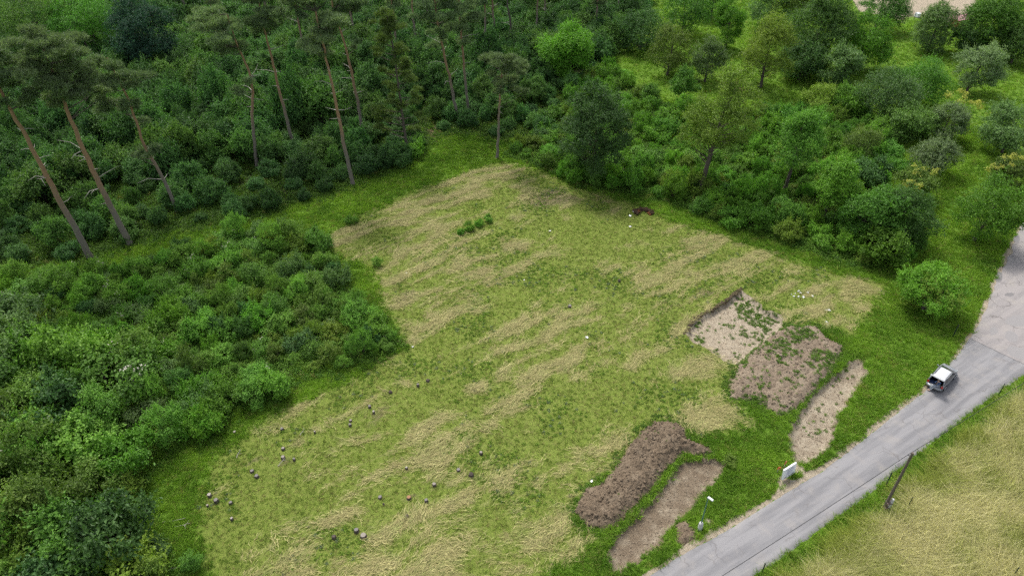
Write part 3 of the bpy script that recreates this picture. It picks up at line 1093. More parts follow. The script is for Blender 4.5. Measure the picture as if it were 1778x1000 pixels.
TREES = [
    # name, spec, kind, px,py of crown centre, H, R, base frac, label, extra kwargs
    ('maple_tree', 'lime', 'egg', 985, 85, 11.5, 4.6, .15, 'rounded bright green maple against the dark pines', dict(size=.34, per=420, nblob=46)),
    ('broadleaf_tree', 'under', 'egg', 1022, 225, 17.0, 5.2, .02, 'large dark green tree overhanging the upper edge of the meadow', dict(size=.25, per=400, nblob=74, rblob=1.5, foot=(1030, 318))),
    ('walnut_tree', 'yellow', 'egg', 1245, 185, 21.0, 5.2, .30, 'tall thin-leaved tree with a long bare leaning trunk above the bright shrubs', dict(size=.27, per=230, nblob=72, lean=(2.6, .3), rblob=1.4, foot=(1213, 337))),
    ('young_tree', 'maple', 'egg', 1385, 250, 13.5, 3.6, .30, 'slender leafy tree with pale trunk in the thicket', dict(size=.26, per=300, nblob=40, foot=(1362, 332), lean=(.8, 0))),
    ('young_tree', 'shrub', 'egg', 1440, 318, 11.0, 3.0, .30, 'small light green tree with a thin leaning trunk beside the dark maples', dict(size=.26, per=300, nblob=34, foot=(1424, 388), lean=(.9, 0))),
    ('maple_tree', 'maple', 'round', 1520, 375, 8.5, 3.9, .05, 'green maple at the thicket tip beside the orchard lane', dict(size=.32, per=340, nblob=36)),
    ('broadleaf_tree', 'oak', 'round', 1570, 375, 8.5, 3.9, .05, 'dark bluish tree with brown twigs at the thicket tip', dict(size=.24, per=380, nblob=40)),
    ('maple_shrub', 'shrub', 'round', 1530, 430, 4.8, 2.7, .0, 'bright glossy maple bush at the very corner of the thicket', dict(size=.34, per=260, nblob=24)),
    ('broadleaf_tree', 'yellow', 'egg', 1335, 85, 14.0, 4.3, .10, 'tall tree with a yellowish top in the middle of the scrub', dict(size=.28, per=330, nblob=46)),
    ('broadleaf_tree', 'olive', 'egg', 1165, 85, 10.0, 4.0, .08, 'olive brown tree at the head of the grassy gap', dict(size=.26, per=320, nblob=36)),
    ('broadleaf_tree', 'under', 'round', 1115, 55, 8.0, 5.0, .0, 'low spreading dark tree left of the grassy gap', dict(size=.28, per=380, nblob=40)),
    ('poplar_tree', 'lime', 'column', 1268, 35, 12.0, 3.0, .05, 'pale green columnar tree on the grass in the gap', dict(size=.3, per=300, nblob=32)),
    ('broadleaf_tree', 'oak', 'egg', 1420, 55, 15.5, 6.2, .03, 'biggest deep green tree at the top of the scrub', dict(size=.32, per=480, nblob=60)),
    ('maple_tree', 'lime', 'egg', 1503, 75, 11.0, 4.8, .05, 'bright lime green tree next to the sloping grass', dict(size=.30, per=420, nblob=46)),
    ('maple_tree', 'apple', 'egg', 1462, 115, 9.0, 3.4, .08, 'pale maple in front of the deep green tree', dict(size=.32, per=300, nblob=34)),
    ('broadleaf_tree', 'oak', 'round', 1532, 12, 10.0, 4.6, .08, 'dark round tree beside the bare yard', dict(size=.3, per=380, nblob=34)),
    ('broadleaf_tree', 'apple', 'egg', 1625, 48, 11.0, 4.8, .02, 'grey green tree standing in front of the bare yard', dict(size=.28, per=380, nblob=44)),
    ('broadleaf_tree', 'maple', 'round', 1722, 42, 12.5, 6.2, .10, 'large light green tree at the upper right corner', dict(size=.3, per=460, nblob=56)),
    ('apple_tree', 'silver', 'egg', 1695, 115, 10.0, 4.6, .10, 'tall silvery fruit tree leaning over the orchard lane', dict(size=.26, per=340, nblob=46, lean=(1.6, 0))),
    ('apple_tree', 'apple', 'round', 1545, 165, 8.5, 4.6, .08, 'grey green fruit tree left of the round dark bush', dict(size=.26, per=340, nblob=44, lean=(-.8, 0))),
    ('apple_tree', 'maple', 'round', 1598, 140, 9.0, 4.2, .10, 'green fruit tree in the middle of the orchard', dict(size=.26, per=360, nblob=42)),
    ('hazel_bush', 'oak', 'round', 1572, 212, 5.6, 4.3, .0, 'round dark glossy bush in the orchard', dict(size=.30, per=380, nblob=38)),
    ('fruit_tree', 'silver', 'round', 1645, 210, 6.6, 3.5, .12, 'silvery fruit tree with golden shoots in the orchard row', dict(size=.25, per=300, nblob=36)),
    ('fruit_tree', 'silver', 'round', 1622, 270, 6.0, 3.3, .12, 'grey fruit tree between the two golden-tipped ones', dict(size=.25, per=300, nblob=34)),
    ('fruit_tree', 'olive', 'spread', 1592, 315, 5.0, 2.6, .2, 'small dark fruit tree with golden shoots at the end of the orchard row', dict(size=.24, per=210, nblob=28)),
    ('fruit_tree', 'apple', 'round', 1758, 225, 8.5, 4.8, .08, 'broad grey green fruit tree at the right edge', dict(size=.26, per=360, nblob=46)),
    ('fruit_tree', 'olive', 'round', 1762, 300, 6.0, 3.2, .1, 'fruit tree with a golden crown at the right edge', dict(size=.25, per=280, nblob=32)),
    ('cherry_tree', 'shrub', 'spread', 1722, 348, 9.3, 4.5, .2, 'light green cherry tree beside the old road', dict(size=.25, per=300, nblob=44, lean=(1.6, .2), foot=(1690, 418))),
    ('hawthorn_shrub', 'olive', 'spread', 1498, 252, 6.0, 3.2, .1, 'wispy yellowish shrub with brown stems', dict(size=.22, per=190, nblob=32, stems=4)),
    ('broadleaf_shrub', 'under', 'round', 1512, 300, 5.0, 2.6, .0, 'dark bush below the wispy yellowish shrub', dict(size=.28, per=300, nblob=26)),
    ('broadleaf_tree', 'blue', 'egg', 245, 62, 15.0, 5.6, .02, 'dark blue-green tree standing alone in the wood', dict(size=.30, per=480, nblob=60)),
    ('oak_tree', 'oak', 'spread', 60, 25, 15.0, 7.0, .35, 'oak with spreading limbs at the upper left corner', dict(size=.3, per=360, nblob=56)),
    ('oak_tree', 'maple', 'spread', 140, 30, 14.0, 5.6, .42, 'forked oak with bare limbs near the upper left corner', dict(size=.3, per=300, nblob=40, stems=2)),
    ('broadleaf_tree', 'under', 'round', 1395, 105, 8.0, 4.0, .02, 'brownish dark tree in the shade of the deep green one', dict(size=.28, per=320, nblob=34)),
    ('broadleaf_tree', 'maple', 'round', 1190, 20, 9.0, 4.8, .15, 'small-trunked tree on the grass at the top of the gap', dict(size=.28, per=360, nblob=36)),
    ('broadleaf_tree', 'under', 'egg', 1240, -5, 10.0, 4.2, .05, 'dark tree cut off by the top edge above the grassy gap', dict(size=.28, per=360, nblob=36)),
    ('broadleaf_tree', 'apple', 'egg', 1340, 12, 11.0, 4.6, .05, 'grey green tree cut off by the top edge behind the yellow-topped one', dict(size=.28, per=360, nblob=38)),
    ('broadleaf_tree', 'olive', 'egg', 1385, 10, 11.0, 4.0, .05, 'olive tree at the top edge beside the deep green one', dict(size=.28, per=330, nblob=36)),
    ('young_tree', 'lime', 'column', 1260, 75, 5.0, 1.5, .0, 'young sapling on the grass below the columnar tree', dict(size=.26, per=150, nblob=14)),
    ('broadleaf_tree', 'apple', 'egg', 1230, 105, 8.5, 3.2, .05, 'greyish tree behind the crown of the thin-leaved one', dict(size=.26, per=300, nblob=32)),
    ('young_tree', 'maple', 'column', 1190, 150, 7.0, 2.2, .05, 'narrow fresh green tree beside the thin-leaved one', dict(size=.28, per=240, nblob=22)),
    ('broadleaf_shrub', 'yellow', 'round', 1430, 170, 4.5, 3.0, .0, 'yellow-green bush at the edge of the dark trees', dict(size=.26, per=280, nblob=24)),
    ('broadleaf_shrub', 'shrub', 'round', 1480, 175, 5.0, 3.0, .0, 'vivid green bush left of the orchard', dict(size=.28, per=300, nblob=26)),
    ('dark_shrub', 'under', 'round', 1690, 70, 7.0, 4.0, .0, 'dark shrubby tree in front of the red hut', dict(size=.28, per=340, nblob=30)),
    ('broadleaf_tree', 'oak', 'round', 1770, 75, 9.0, 4.5, .0, 'deep green tree at the right edge below the corner', dict(size=.3, per=380, nblob=40)),
]
TREE_OBJ = {}
for i, (nm, sp, kind, px, py, H, R, bf, lab, kw) in enumerate(TREES):
    xy = crown_base(px, py, H * (.5 + bf * .5))
    R = R * (1.0 if px > 1600 else 1.2 if py < 180 else 1.08); H = H * (1.0 if px > 1600 else 1.06 if py < 180 else 1.0)
    xy = crown_base(px, py, H * (.5 + bf * .5))
    if 'foot' in kw:
        kw = dict(kw); f_ = kw.pop('foot'); xy = at(*f_)
    m = make_tree(nm, 1000 + i, H, R, H * bf, kind, sp, **kw)
    TREE_OBJ[lab] = place_tree(nm, m, lab, nm.split('_')[-1], xy, 0)

# the free-standing small fruit tree by the parked car
m = make_tree('fruit_tree', 1500, 6.0, 3.9, .9, 'round', 'shrub', nblob=52, rblob=1.05, per=270, size=.2, stems=3)
m2 = make_tree('fruit_tree', 1501, 5.2, 3.6, 1.2, 'spread', 'yellow', nblob=30, rblob=1.0, per=150, size=.2, stems=1)
o = place_tree('fruit_tree', m, 'small spreading fruit tree standing free on the grass beside the car', 'tree', at(1618, 508, 2.9), .4)
link('crown', m2[1], o)


# golden shoots and rusty leaves as parts of the trees that carry them
def tuft_part(tree_label, name, spec, spots, seed, r=.85, per=160, size=.24):
    o = TREE_OBJ[tree_label]
    rng = np.random.default_rng(seed)
    C = []
    for px, py, z in spots:
        p = at(px, py, z)
        C.append((p[0] - o.location.x, p[1] - o.location.y, z))
    C = np.array(C, float)
    C2 = np.vstack([C + rng.normal(size=C.shape) * r * .5 for _ in range(3)])
    V, F, T = blob_leaves(C2, np.full(len(C2), r * .55), per / 3, size, rng)
    link(name, leafy_mesh(name, [(V, F, T, 0)], [SPEC[spec]]), o)['kind'] = 'stuff'


tuft_part('silvery fruit tree with golden shoots in the orchard row', 'golden_shoots', 'gold', [(1668, 160, 6.2), (1690, 180, 5.2), (1700, 185, 4.6), (1672, 172, 5.6), (1650, 165, 6)], 1)
tuft_part('small dark fruit tree with golden shoots at the end of the orchard row', 'golden_shoots', 'gold', [(1590, 300, 4.8), (1600, 296, 4.8), (1580, 318, 4.2), (1595, 330, 3.6), (1625, 295, 4.6)], 2, .7, 130)
tuft_part('fruit tree with a golden crown at the right edge', 'golden_shoots', 'gold', [(1742, 282, 5.6), (1758, 274, 6), (1728, 290, 5), (1770, 276, 5.8)], 3, .8, 130)
tuft_part('tall thin-leaved tree with a long bare leaning trunk above the bright shrubs', 'rusty_leaves', 'rust', [(1290, 170, 9), (1300, 190, 8), (1275, 195, 8), (1225, 175, 9), (1260, 150, 11)], 4, 1.5, 60, .18)

# ------------------------------------------------------------------ shrubs that fill the thickets
def make_shrub(seed, H, R, spec, nblob, per, size, kind='round', bloom=0):
    rng = np.random.default_rng(seed)
    C, B = envelope(kind, nblob, H, R, H * .02, rng, R * .42)
    V, F, T = blob_leaves(C, B, per, size, rng, up=.5, shoots=nblob * 3)
    parts = [(V, F, T, 0)]
    mats = [SPEC[spec], M_BARK_D]
    for i in range(min(8, len(C))):
        p1 = C[i]
        tv, tf = tube_np([(0, 0, -.1), tuple(p1 * .55 + np.array((0, 0, .1))), tuple(p1)], [.05, .03, .01], 4)
        parts.append((tv, tf, None, 1))
    if bloom:
        idx = rng.choice(len(C), bloom, replace=False)
        v2, f2, t2 = blob_leaves(C[idx] + np.array((0, 0, R * .2)), B[idx] * .7, 22, size * .7, rng)
        parts.append((v2, f2, t2, 2)); mats.append(SPEC['bloom'])
    return leafy_mesh('shrub', parts, mats)


def poisson(P, dmin, n_try, seed, keep=None):
    rng = np.random.default_rng(seed)
    lo, hi = P.min(0), P.max(0)
    pts = []
    c = rng.random((n_try, 2)) * (hi - lo) + lo
    ok = sdf(c[:, 0], c[:, 1], P) > 0
    c = c[ok]
    if keep is not None:
        c = c[keep(c)]
    acc = np.zeros((0, 2))
    for p in c:
        if len(acc) == 0 or np.min(np.sum((acc - p) ** 2, 1)) > dmin * dmin:
            acc = np.vstack([acc, p])
    return acc


def in_view(x, y, m=40, top=-70):
    px, py = to_px(x, y)
    return (px > -m) & (px < 1778 + m) & (py < 1000 + m) & (py > top)


LOOK = {'apple_leaf': 'greyish green', 'bright_shrub_leaf': 'vivid green', 'yellow_green_leaf': 'yellowish green', 'maple_leaf': 'broad-leaved green', 'oak_leaf': 'deep green',
        'olive_leaf': 'olive green', 'undergrowth_leaf': 'dark green', 'thicket_leaf': 'mid green'}
MARKS = {
    'scrub': [((1213, 335), 'below the tall thin-leaved tree'), ((1030, 318), 'beside the large dark tree at the meadow'), ((1117, 345), 'above the uprooted hole'), ((1530, 440), 'by the maples at the scrub tip'),
              ((1362, 332), 'under the slender pale-trunked tree'), ((1424, 388), 'near the thin leaning trunk'), ((985, 165), 'below the bright green maple'), ((1180, 190), 'at the foot of the grassy gap'),
              ((1335, 200), 'below the yellow-topped tree'), ((1300, 385), 'along the upper right meadow edge'), ((1500, 280), 'near the wispy yellowish shrub'), ((1090, 240), 'in the bright middle of the scrub'),
              ((1440, 210), 'below the dark trees of the scrub')],
    'thicket': [((390, 705), 'beside the bramble mound'), ((200, 495), 'along the grass strip below the wood'), ((560, 450), 'at the thicket corner by dry grass'), ((20, 600), 'at the left edge of the picture'),
                ((455, 640), 'round the brown gap in the thicket'), ((640, 590), 'at the thicket point in the meadow'), ((380, 520), 'in the upper middle of the thicket'), ((250, 620), 'in the centre of the thicket'),
                ((420, 590), 'in the right half of the thicket'), ((120, 540), 'in the upper left of the thicket'), ((200, 700), 'in the lower left of the thicket')],
    'mass': [((50, 950), 'at the bottom left corner'), ((233, 900), 'above the pale flat stump'), ((40, 760), 'at the left edge'), ((180, 760), 'in the middle of the lower left mass'), ((280, 800), 'overhanging the stump clearing'),
             ((120, 860), 'in the lower part of the lower left mass'), ((330, 980), 'at the bottom edge by the meadow')],
    'wood': [((155, 440), 'by the leaning pine at the far left'), ((222, 415), 'by the broad-crowned leaning pine'), ((305, 362), 'by the crooked pine'), ((445, 285), 'by the wavy-trunked pine'), ((510, 255), 'by the straight orange pine'),
             ((612, 320), 'by the pine closest to the meadow'), ((632, 240), 'by the tall pine leaning left'), ((708, 265), 'by the light conical conifer'), ((800, 205), 'by the paired middle pines'), ((863, 262), 'by the short lone pine'),
             ((245, 150), 'below the dark blue-green tree'), ((20, 330), 'at the left edge of the wood'), ((370, 220), 'in the left part of the wood'), ((540, 170), 'in the middle of the wood'), ((930, 190), 'left of the bright green maple')]}


def fill(protos, pts, name, marks, noun, group, cat, smin, smax, seed, sz=(.8, 1.2)):
    r = random.Random(seed)
    z = gz(pts[:, 0], pts[:, 1])
    mk = [(at(*q), ph) for q, ph in MARKS[marks]]
    for p, zz in zip(pts, z):
        me = r.choice(protos)
        s = smin + (smax - smin) * r.random()
        o = link(name, me, None, (p[0], p[1], zz), (r.gauss(0, .06), r.gauss(0, .06), r.random() * 6.28), (s * r.uniform(.88, 1.12), s, s * (sz[0] + (sz[1] - sz[0]) * r.random())))
        lk = LOOK[me.materials[0].name]
        ph = min(mk, key=lambda q: (q[0][0] - p[0]) ** 2 + (q[0][1] - p[1]) ** 2)[1]
        t = (s - smin) / (smax - smin)
        size_ = 'small' if t < .33 else 'large' if t > .67 else 'medium-sized'
        tag(o, '%s %s %s %s' % (size_, lk, noun, ph), cat, group)


NOFOREST = [(at(305, 75), 6.0), (at(735, 15), 5.0), (at(756, 238), 3.0), (at(245, 62, 8), 5.0), (at(1022, 225, 7), 4)]


def keep_forest(c):
    ok = in_view(c[:, 0], c[:, 1], 60, -70)
    for q, r in NOFOREST:
        ok &= np.hypot(c[:, 0] - q[0], c[:, 1] - q[1]) > r
    return ok


under = [make_shrub(2000 + i, 3.6 + .5 * (i % 3), 2.5 + .3 * (i % 2), 'under', 22, 260, .26, ('round', 'egg')[i % 2]) for i in range(5)]
under += [make_shrub(2010, 4.8, 2.6, 'oak', 24, 260, .28, 'egg'), make_shrub(2011, 4.4, 2.3, 'under', 20, 230, .22, 'column'), make_shrub(2012, 4.8, 2.4, 'oak', 22, 230, .25, 'egg')]
pts = poisson(FOREST, 3.0, 26000, 5, keep_forest)
pts = pts[np.argsort(np.hypot(pts[:, 0], pts[:, 1]))]
far_pts, pts = pts[290:], pts[:290]
inn = sdf(pts[:, 0], pts[:, 1], FOREST)
fringe, near_w, mid_w = pts[inn < 5], pts[(inn >= 5) & (inn < 17)], pts[inn >= 17]
fill(under, fringe, 'woodland_shrub', 'wood', 'fringe shrub', 'shrubs along the wood edge', 'shrub', .35, .8, 1, (.8, 1.3))
fill(under, near_w, 'woodland_shrub', 'wood', 'shrub behind the wood edge', 'shrubs behind the wood edge', 'shrub', .45, .95, 6, (.8, 1.35))
fill(under, mid_w, 'woodland_shrub', 'wood', 'shrub deep in the wood', 'shrubs deep in the wood', 'shrub', .55, 1.5, 2, (.8, 1.6))

thick = [make_shrub(2100 + i, 2.3 + .35 * (i % 3), 1.8, 'thick', 17, 215, (.17, .21, .15)[i % 3], ('round', 'egg', 'column')[i % 3], bloom=(2 if i == 3 else 0)) for i in range(6)]
thick += [make_shrub(2110, 2.0, 1.7, 'apple', 16, 190, .18), make_shrub(2111, 2.2, 1.8, 'shrub', 18, 220, .19), make_shrub(2112, 2.0, 1.6, 'yellow', 15, 140, .17),
          make_shrub(2113, 2.8, 1.5, 'olive', 15, 150, .16, 'egg'), make_shrub(2114, 2.4, 1.7, 'under', 16, 200, .2), make_shrub(2115, 2.6, 1.6, 'oak', 16, 200, .18, 'egg')]


def size_left(pts):
    px, py = to_px(pts[:, 0], pts[:, 1])
    return px, py


ptsL = poisson(LTHICK, 1.75, 16000, 6, lambda c: in_view(c[:, 0], c[:, 1], 40))
pxL, pyL = size_left(ptsL)
tall = (pxL < 235 - (pyL < 640) * 190) & (pyL > 560)
big = ptsL[tall]
keepb = []
for p in big:
    if all((p[0] - q[0]) ** 2 + (p[1] - q[1]) ** 2 > 2.7 ** 2 for q in keepb):
        keepb.append(p)
big = np.array(keepb)
fill(thick, big, 'tall_shrub', 'mass', 'tall shrub', 'tall shrubs at the lower left', 'shrub', 1.3, 2.3, 3, (.8, 1.3))
low = ptsL[~tall][:295]
fill(thick, low, 'thicket_shrub', 'thicket', 'shrub', 'shrubs of the left thicket', 'shrub', .35, 1.15, 4, (.7, 1.4))

brt = [make_shrub(2200 + i, 2.3 + .3 * i, 1.8, 'shrub', 18, 225, (.21, .17)[i % 2], ('round', 'egg')[i % 2]) for i in range(4)] + [make_shrub(2210, 2.4, 1.9, 'yellow', 18, 210, .2), make_shrub(2211, 2.6, 2.0, 'maple', 20, 240, .22), make_shrub(2212, 3.2, 1.7, 'thick', 18, 220, .2, 'egg')]
ptsR = poisson(RTHICK, 2.1, 12000, 8, None)[:295]
fill(brt, ptsR, 'bright_shrub', 'scrub', 'shrub', 'shrubs above the meadow', 'shrub', .5, 1.15, 5, (.7, 1.4))

# taller broadleaf trees growing up between the pines
WT = [make_tree('understorey_tree', 2300 + i, 8.5, 3.4, .8, ('egg', 'round', 'column', 'egg')[i], ('under', 'oak', 'under', 'oak')[i], nblob=34, per=300, size=.28, bark=M_BARK_D) for i in range(4)]
for i, (px, py, sc_, lab) in enumerate(((560, 175, 1.0, 'bluish green tree filling the gap between two tall pines'), (400, 225, .85, 'rounded tree left of the wavy-trunked pine'), (335, 255, .7, 'leafy tree right of the crooked pine'),
                                        (655, 185, .9, 'leafy tree between the tall leaning pine and the conical conifer'), (125, 300, .85, 'dark tree between the two leaning pines at the left'), (930, 150, .85, 'dark leafy tree left of the bright maple'),
                                        (760, 130, 1.1, 'tall dark tree behind the forking pine'), (20, 330, .8, 'dark tree at the left edge below the leaning pine crown'), (480, 190, .75, 'tree standing right behind the wavy-trunked pine'),
                                        (840, 150, .9, 'dark tree behind the short lone pine'), (640, 95, 1.15, 'tall tree far back beside the conical conifer'), (425, 90, 1.05, 'tree far back between the pine crowns'),
                                        (520, 90, 1.1, 'tree far back behind the straight orange pine'), (880, 180, .75, 'small tree right of the short lone pine'), (705, 205, .8, 'tree at the right foot of the conical conifer'),
                                        (330, 170, .8, 'tree below the bare brown slope in the wood'), (60, 230, .8, 'dark tree behind the leftmost pine trunk'))):
    sc_ *= .74
    place_tree('understorey_tree', WT[i % 4], lab, 'tree', at(px, py + 12, 3.6 * sc_), i * 1.7, sc_, 'broadleaf trees between the pines')

# single bushes with a place of their own
SINGLE = [
    (720, 270, 1.15, brt[0], 'rounded bright bush at the wood edge beside the dark path'),
    (690, 285, 1.0, under[0], 'dark green bush beside the rounded bright one at the wood edge'),
    (640, 300, .8, under[1], 'dark dense bush right of the pine closest to the meadow'),
    (530, 305, 1.0, under[3], 'dark olive bush between two pine trunks at the wood edge'),
    (848, 384, .42, thick[1], 'darker low bush at the upper end of the uncut clump in the meadow'),
    (832, 392, .40, brt[1], 'green bush in the middle of the uncut clump in the meadow'),
    (816, 399, .42, brt[2], 'bright leafy bush in the uncut clump in the meadow'),
    (800, 406, .32, brt[0], 'small leafy tuft at the lower end of the uncut clump in the meadow'),
    (565, 462, .9, thick[0], 'dark leafy bush at the thicket corner touching the dry grass'),
    (1555, 300, .9, brt[5], 'green bush at the thicket edge opposite the golden shoots'),
    (610, 388, .5, thick[1], 'dark low bush on the grass strip at the meadow edge'),
    (655, 462, .45, thick[2], 'brownish low bush at the left edge of the mown meadow'),
    (215, 862, 1.1, thick[8], 'yellowish feathery bush at the edge of the lower left mass'),
    (390, 705, 1.25, thick[7], 'vivid green bramble mound at the thicket edge'),
    (350, 745, 1.1, thick[7], 'vivid green mound below the bramble at the thicket edge'),
    (270, 965, .7, thick[6], 'greyish bush at the bottom edge left of the meadow'),
    (335, 985, .55, thick[2], 'small green bush at the bottom edge where the meadow starts'),
    (1268, 806, .42, 'RUST', 'low bush with reddish leaves at the upper end of the scraped strip'),
]
for i, (px, py, s, me, lab) in enumerate(SINGLE):
    if me == 'RUST':
        me = make_shrub(2400, 1.9, 1.8, 'olive', 12, 110, .22)
        me.materials[1] = SPEC['rust']
    p = at(px, py)
    tag(link('bush', me, None, (p[0], p[1], float(gz(np.array([p[0]]), np.array([p[1]]))[0]) - .05), (0, 0, i * 1.3), (s, s, s)), lab, 'bush')

# ------------------------------------------------------------------ ground vegetation (stuff), scattered with geometry nodes
M_GRASS = leaf_mat('grass_blade', None, None, .4, instancer=True, rough=.7)
M_WEED = leaf_mat('weed_leaf', None, None, .4, instancer=True)
M_HAY = leaf_mat('hay_straw', None, None, .1, instancer=True, rough=.8)


def blade_tuft(seed, n, h, spread, w, lay=.35):
    rng = np.random.default_rng(seed)
    a = rng.random(n) * 6.28; r = spread * rng.random(n) ** .6
    b0 = np.stack([np.cos(a) * r, np.sin(a) * r, np.full(n, -.02)], 1)
    d = np.stack([rng.normal(size=n) * lay, rng.normal(size=n) * lay, np.ones(n)], 1)
    hh = h * (.5 + .7 * rng.random(n))
    s = unit(np.stack([rng.normal(size=n), rng.normal(size=n), np.zeros(n)], 1))
    mid = b0 + d * hh[:, None] * .55
    tip = b0 + d * hh[:, None] * np.array([1.5, 1.5, 1.0]) 
    V = np.stack([b0 - s * w, b0 + s * w, mid + s * w * .8, mid - s * w * .8, tip], 1).reshape(-1, 3)
    i = np.arange(n) * 5
    F = [np.stack([i, i + 1, i + 2, i + 3], 1), np.stack([i + 3, i + 2, i + 4], 1)]
    me = mesh_np('grass_tuft', V, F, [M_GRASS])
    fattr(me, 'tint', np.repeat(rng.random(n), 5))
    return me


def weed_clump(seed, n, h, r, size):
    rng = np.random.default_rng(seed)
    d = rand_dirs(n, rng); d[:, 2] = np.abs(d[:, 2])
    P = d * np.array([r, r, h]) * (.45 + .6 * rng.random(n))[:, None]
    N = unit(d + np.array([0, 0, .7]) + rng.normal(size=(n, 3)) * .45)
    V, F = leaf_quads(P, N, size * (.7 + .6 * rng.random(n)), size * .6, rng)
    me = mesh_np('weed_clump', V, F, [M_WEED])
    fattr(me, 'tint', np.repeat(rng.random(n), 4))
    return me


def hay_wisp(seed, n, ln, spread):
    rng = np.random.default_rng(seed)
    c = np.stack([rng.normal(size=n) * ln * .45, rng.normal(size=n) * spread, .02 + np.abs(rng.normal(size=n)) * .06], 1)
    a = rng.normal(size=n) * .42
    bend = rng.normal(size=n) * .25
    l = ln * (.4 + .6 * rng.random(n))
    d = np.stack([np.cos(a), np.sin(a), rng.normal(size=n) * .10], 1)
    nrm = np.stack([-np.sin(a), np.cos(a), np.zeros(n)], 1)
    w = .010 + .012 * rng.random(n)
    p0 = c - d * l[:, None] * .5; p2 = c + d * l[:, None] * .5; p1 = c + nrm * (bend * l)[:, None]
    V = np.stack([p0, p1 - nrm * w[:, None], p2, p1 + nrm * w[:, None]], 1).reshape(-1, 3)
    i = np.arange(n) * 4
    F = np.stack([i, i + 1, i + 2, i + 3], 1)
    me = mesh_np('hay_wisp', V, F, [M_HAY])
    fattr(me, 'tint', np.repeat(rng.random(n), 4))
    return me


def scatter(name, label, protos, P, rz, sc, colr, seed, tilt=.12):
    n = len(P)
    rng = np.random.default_rng(seed)
    me = bpy.data.meshes.new(name)
    me.vertices.add(n)
    me.vertices.foreach_set('co', np.ascontiguousarray(P, np.float32).ravel())
    a = me.attributes.new('rot', 'FLOAT_VECTOR', 'POINT')
    rot = np.stack([rng.normal(size=n) * tilt, rng.normal(size=n) * tilt, rz], 1)
    a.data.foreach_set('vector', rot.astype(np.float32).ravel())
    fattr(me, 'sc', sc)
    a = me.attributes.new('idx', 'INT', 'POINT')
    a.data.foreach_set('value', rng.integers(0, len(protos), n).astype(np.int32))
    cattr(me, 'col', np.clip(colr, 0, 1))
    coll = bpy.data.collections.new(name + '_pieces')
    for k, pm in enumerate(protos):
        coll.objects.link(bpy.data.objects.new(name + '_piece', pm))
    ng = bpy.data.node_groups.new(name + '_scatter', 'GeometryNodeTree')
    ng.interface.new_socket('Geometry', in_out='INPUT', socket_type='NodeSocketGeometry')
    ng.interface.new_socket('Geometry', in_out='OUTPUT', socket_type='NodeSocketGeometry')
    N, L = ng.nodes, ng.links
    gi, go = N.new('NodeGroupInput'), N.new('NodeGroupOutput')
    ip = N.new('GeometryNodeInstanceOnPoints')
    ci = N.new('GeometryNodeCollectionInfo')
    ci.inputs['Collection'].default_value = coll
    ci.inputs['Separate Children'].default_value = True
    ci.inputs['Reset Children'].default_value = True
    ip.inputs['Pick Instance'].default_value = True

    def na(nm, typ):
        q = N.new('GeometryNodeInputNamedAttribute'); q.data_type = typ
        q.inputs['Name'].default_value = nm
        return q.outputs[0]
    L.new(gi.outputs[0], ip.inputs['Points'])
    L.new(ci.outputs[0], ip.inputs['Instance'])
    L.new(na('idx', 'INT'), ip.inputs['Instance Index'])
    e2r = N.new('FunctionNodeEulerToRotation')
    L.new(na('rot', 'FLOAT_VECTOR'), e2r.inputs[0])
    L.new(e2r.outputs[0], ip.inputs['Rotation'])
    L.new(na('sc', 'FLOAT'), ip.inputs['Scale'])
    L.new(ip.outputs[0], go.inputs[0])
    o = link(name, me)
    md = o.modifiers.new('scatter', 'NODES')
    md.node_group = ng
    return tag(o, label, None, None, 'stuff')


def candidates(n, seed, lo=(-75, 27), hi=(88, 130), m=25):
    rng = np.random.default_rng(seed)
    c = rng.random((n, 2)) * (np.array(hi) - lo) + lo
    c = c[in_view(c[:, 0], c[:, 1], m, -30)]
    road_d = np.maximum(sdf(c[:, 0], c[:, 1], ROAD_POLY), sdf(c[:, 0], c[:, 1], OLD_ROAD))
    return c[road_d < -.05]


def lerp(a, b, t):
    return np.asarray(a) * (1 - t[:, None]) + np.asarray(b) * t[:, None]


def pos(c, dz=0.0):
    return np.stack([c[:, 0], c[:, 1], gz(c[:, 0], c[:, 1]) + dz], 1)


rngS = np.random.default_rng(99)
# the rest of the wood's understorey, which reads as one mass
nf = len(far_pts)
UNDER_I = []
for me_ in under:
    UNDER_I.append(me_)
scatter('woodland_understorey', 'dark mass of shrubs far back in the wood', UNDER_I, pos(far_pts), rngS.random(nf) * 6.28, .9 + .6 * rngS.random(nf), np.tile((.05, .1, .02), (nf, 1)), 20, .05)
print('far shrubs', nf)
# short mown grass
c = candidates(260000, 31, hi=(70, 112)); z = zones(c[:, 0], c[:, 1])
keep = (z['field'] > .4) & (rngS.random(len(c)) < .62 * (1 - z['soil']) * (1 - .75 * z['straw']) * (1 - .6 * z['brown']))
c = c[keep]; z = {k: v[keep] for k, v in z.items()}
n = len(c)
v = fbm(c[:, 0] * .25, c[:, 1] * .25, 71, 3)
cc = lerp((.105, .17, .018), (.21, .285, .042), np.clip(v * 1.6 - .3 + .4 * (rngS.random(n) - .5), 0, 1))
cc = np.where((rngS.random(n) < .22 + .3 * z['straw'])[:, None], np.array((.27, .245, .09)), cc)
scatter('mown_grass', 'short mown grass of the meadow', [blade_tuft(3000 + i, 16, .13, .16, .012, .6) for i in range(4)],
        pos(c), rngS.random(n) * 6.28, .7 + .7 * rngS.random(n), cc, 1)
print('mown', n)

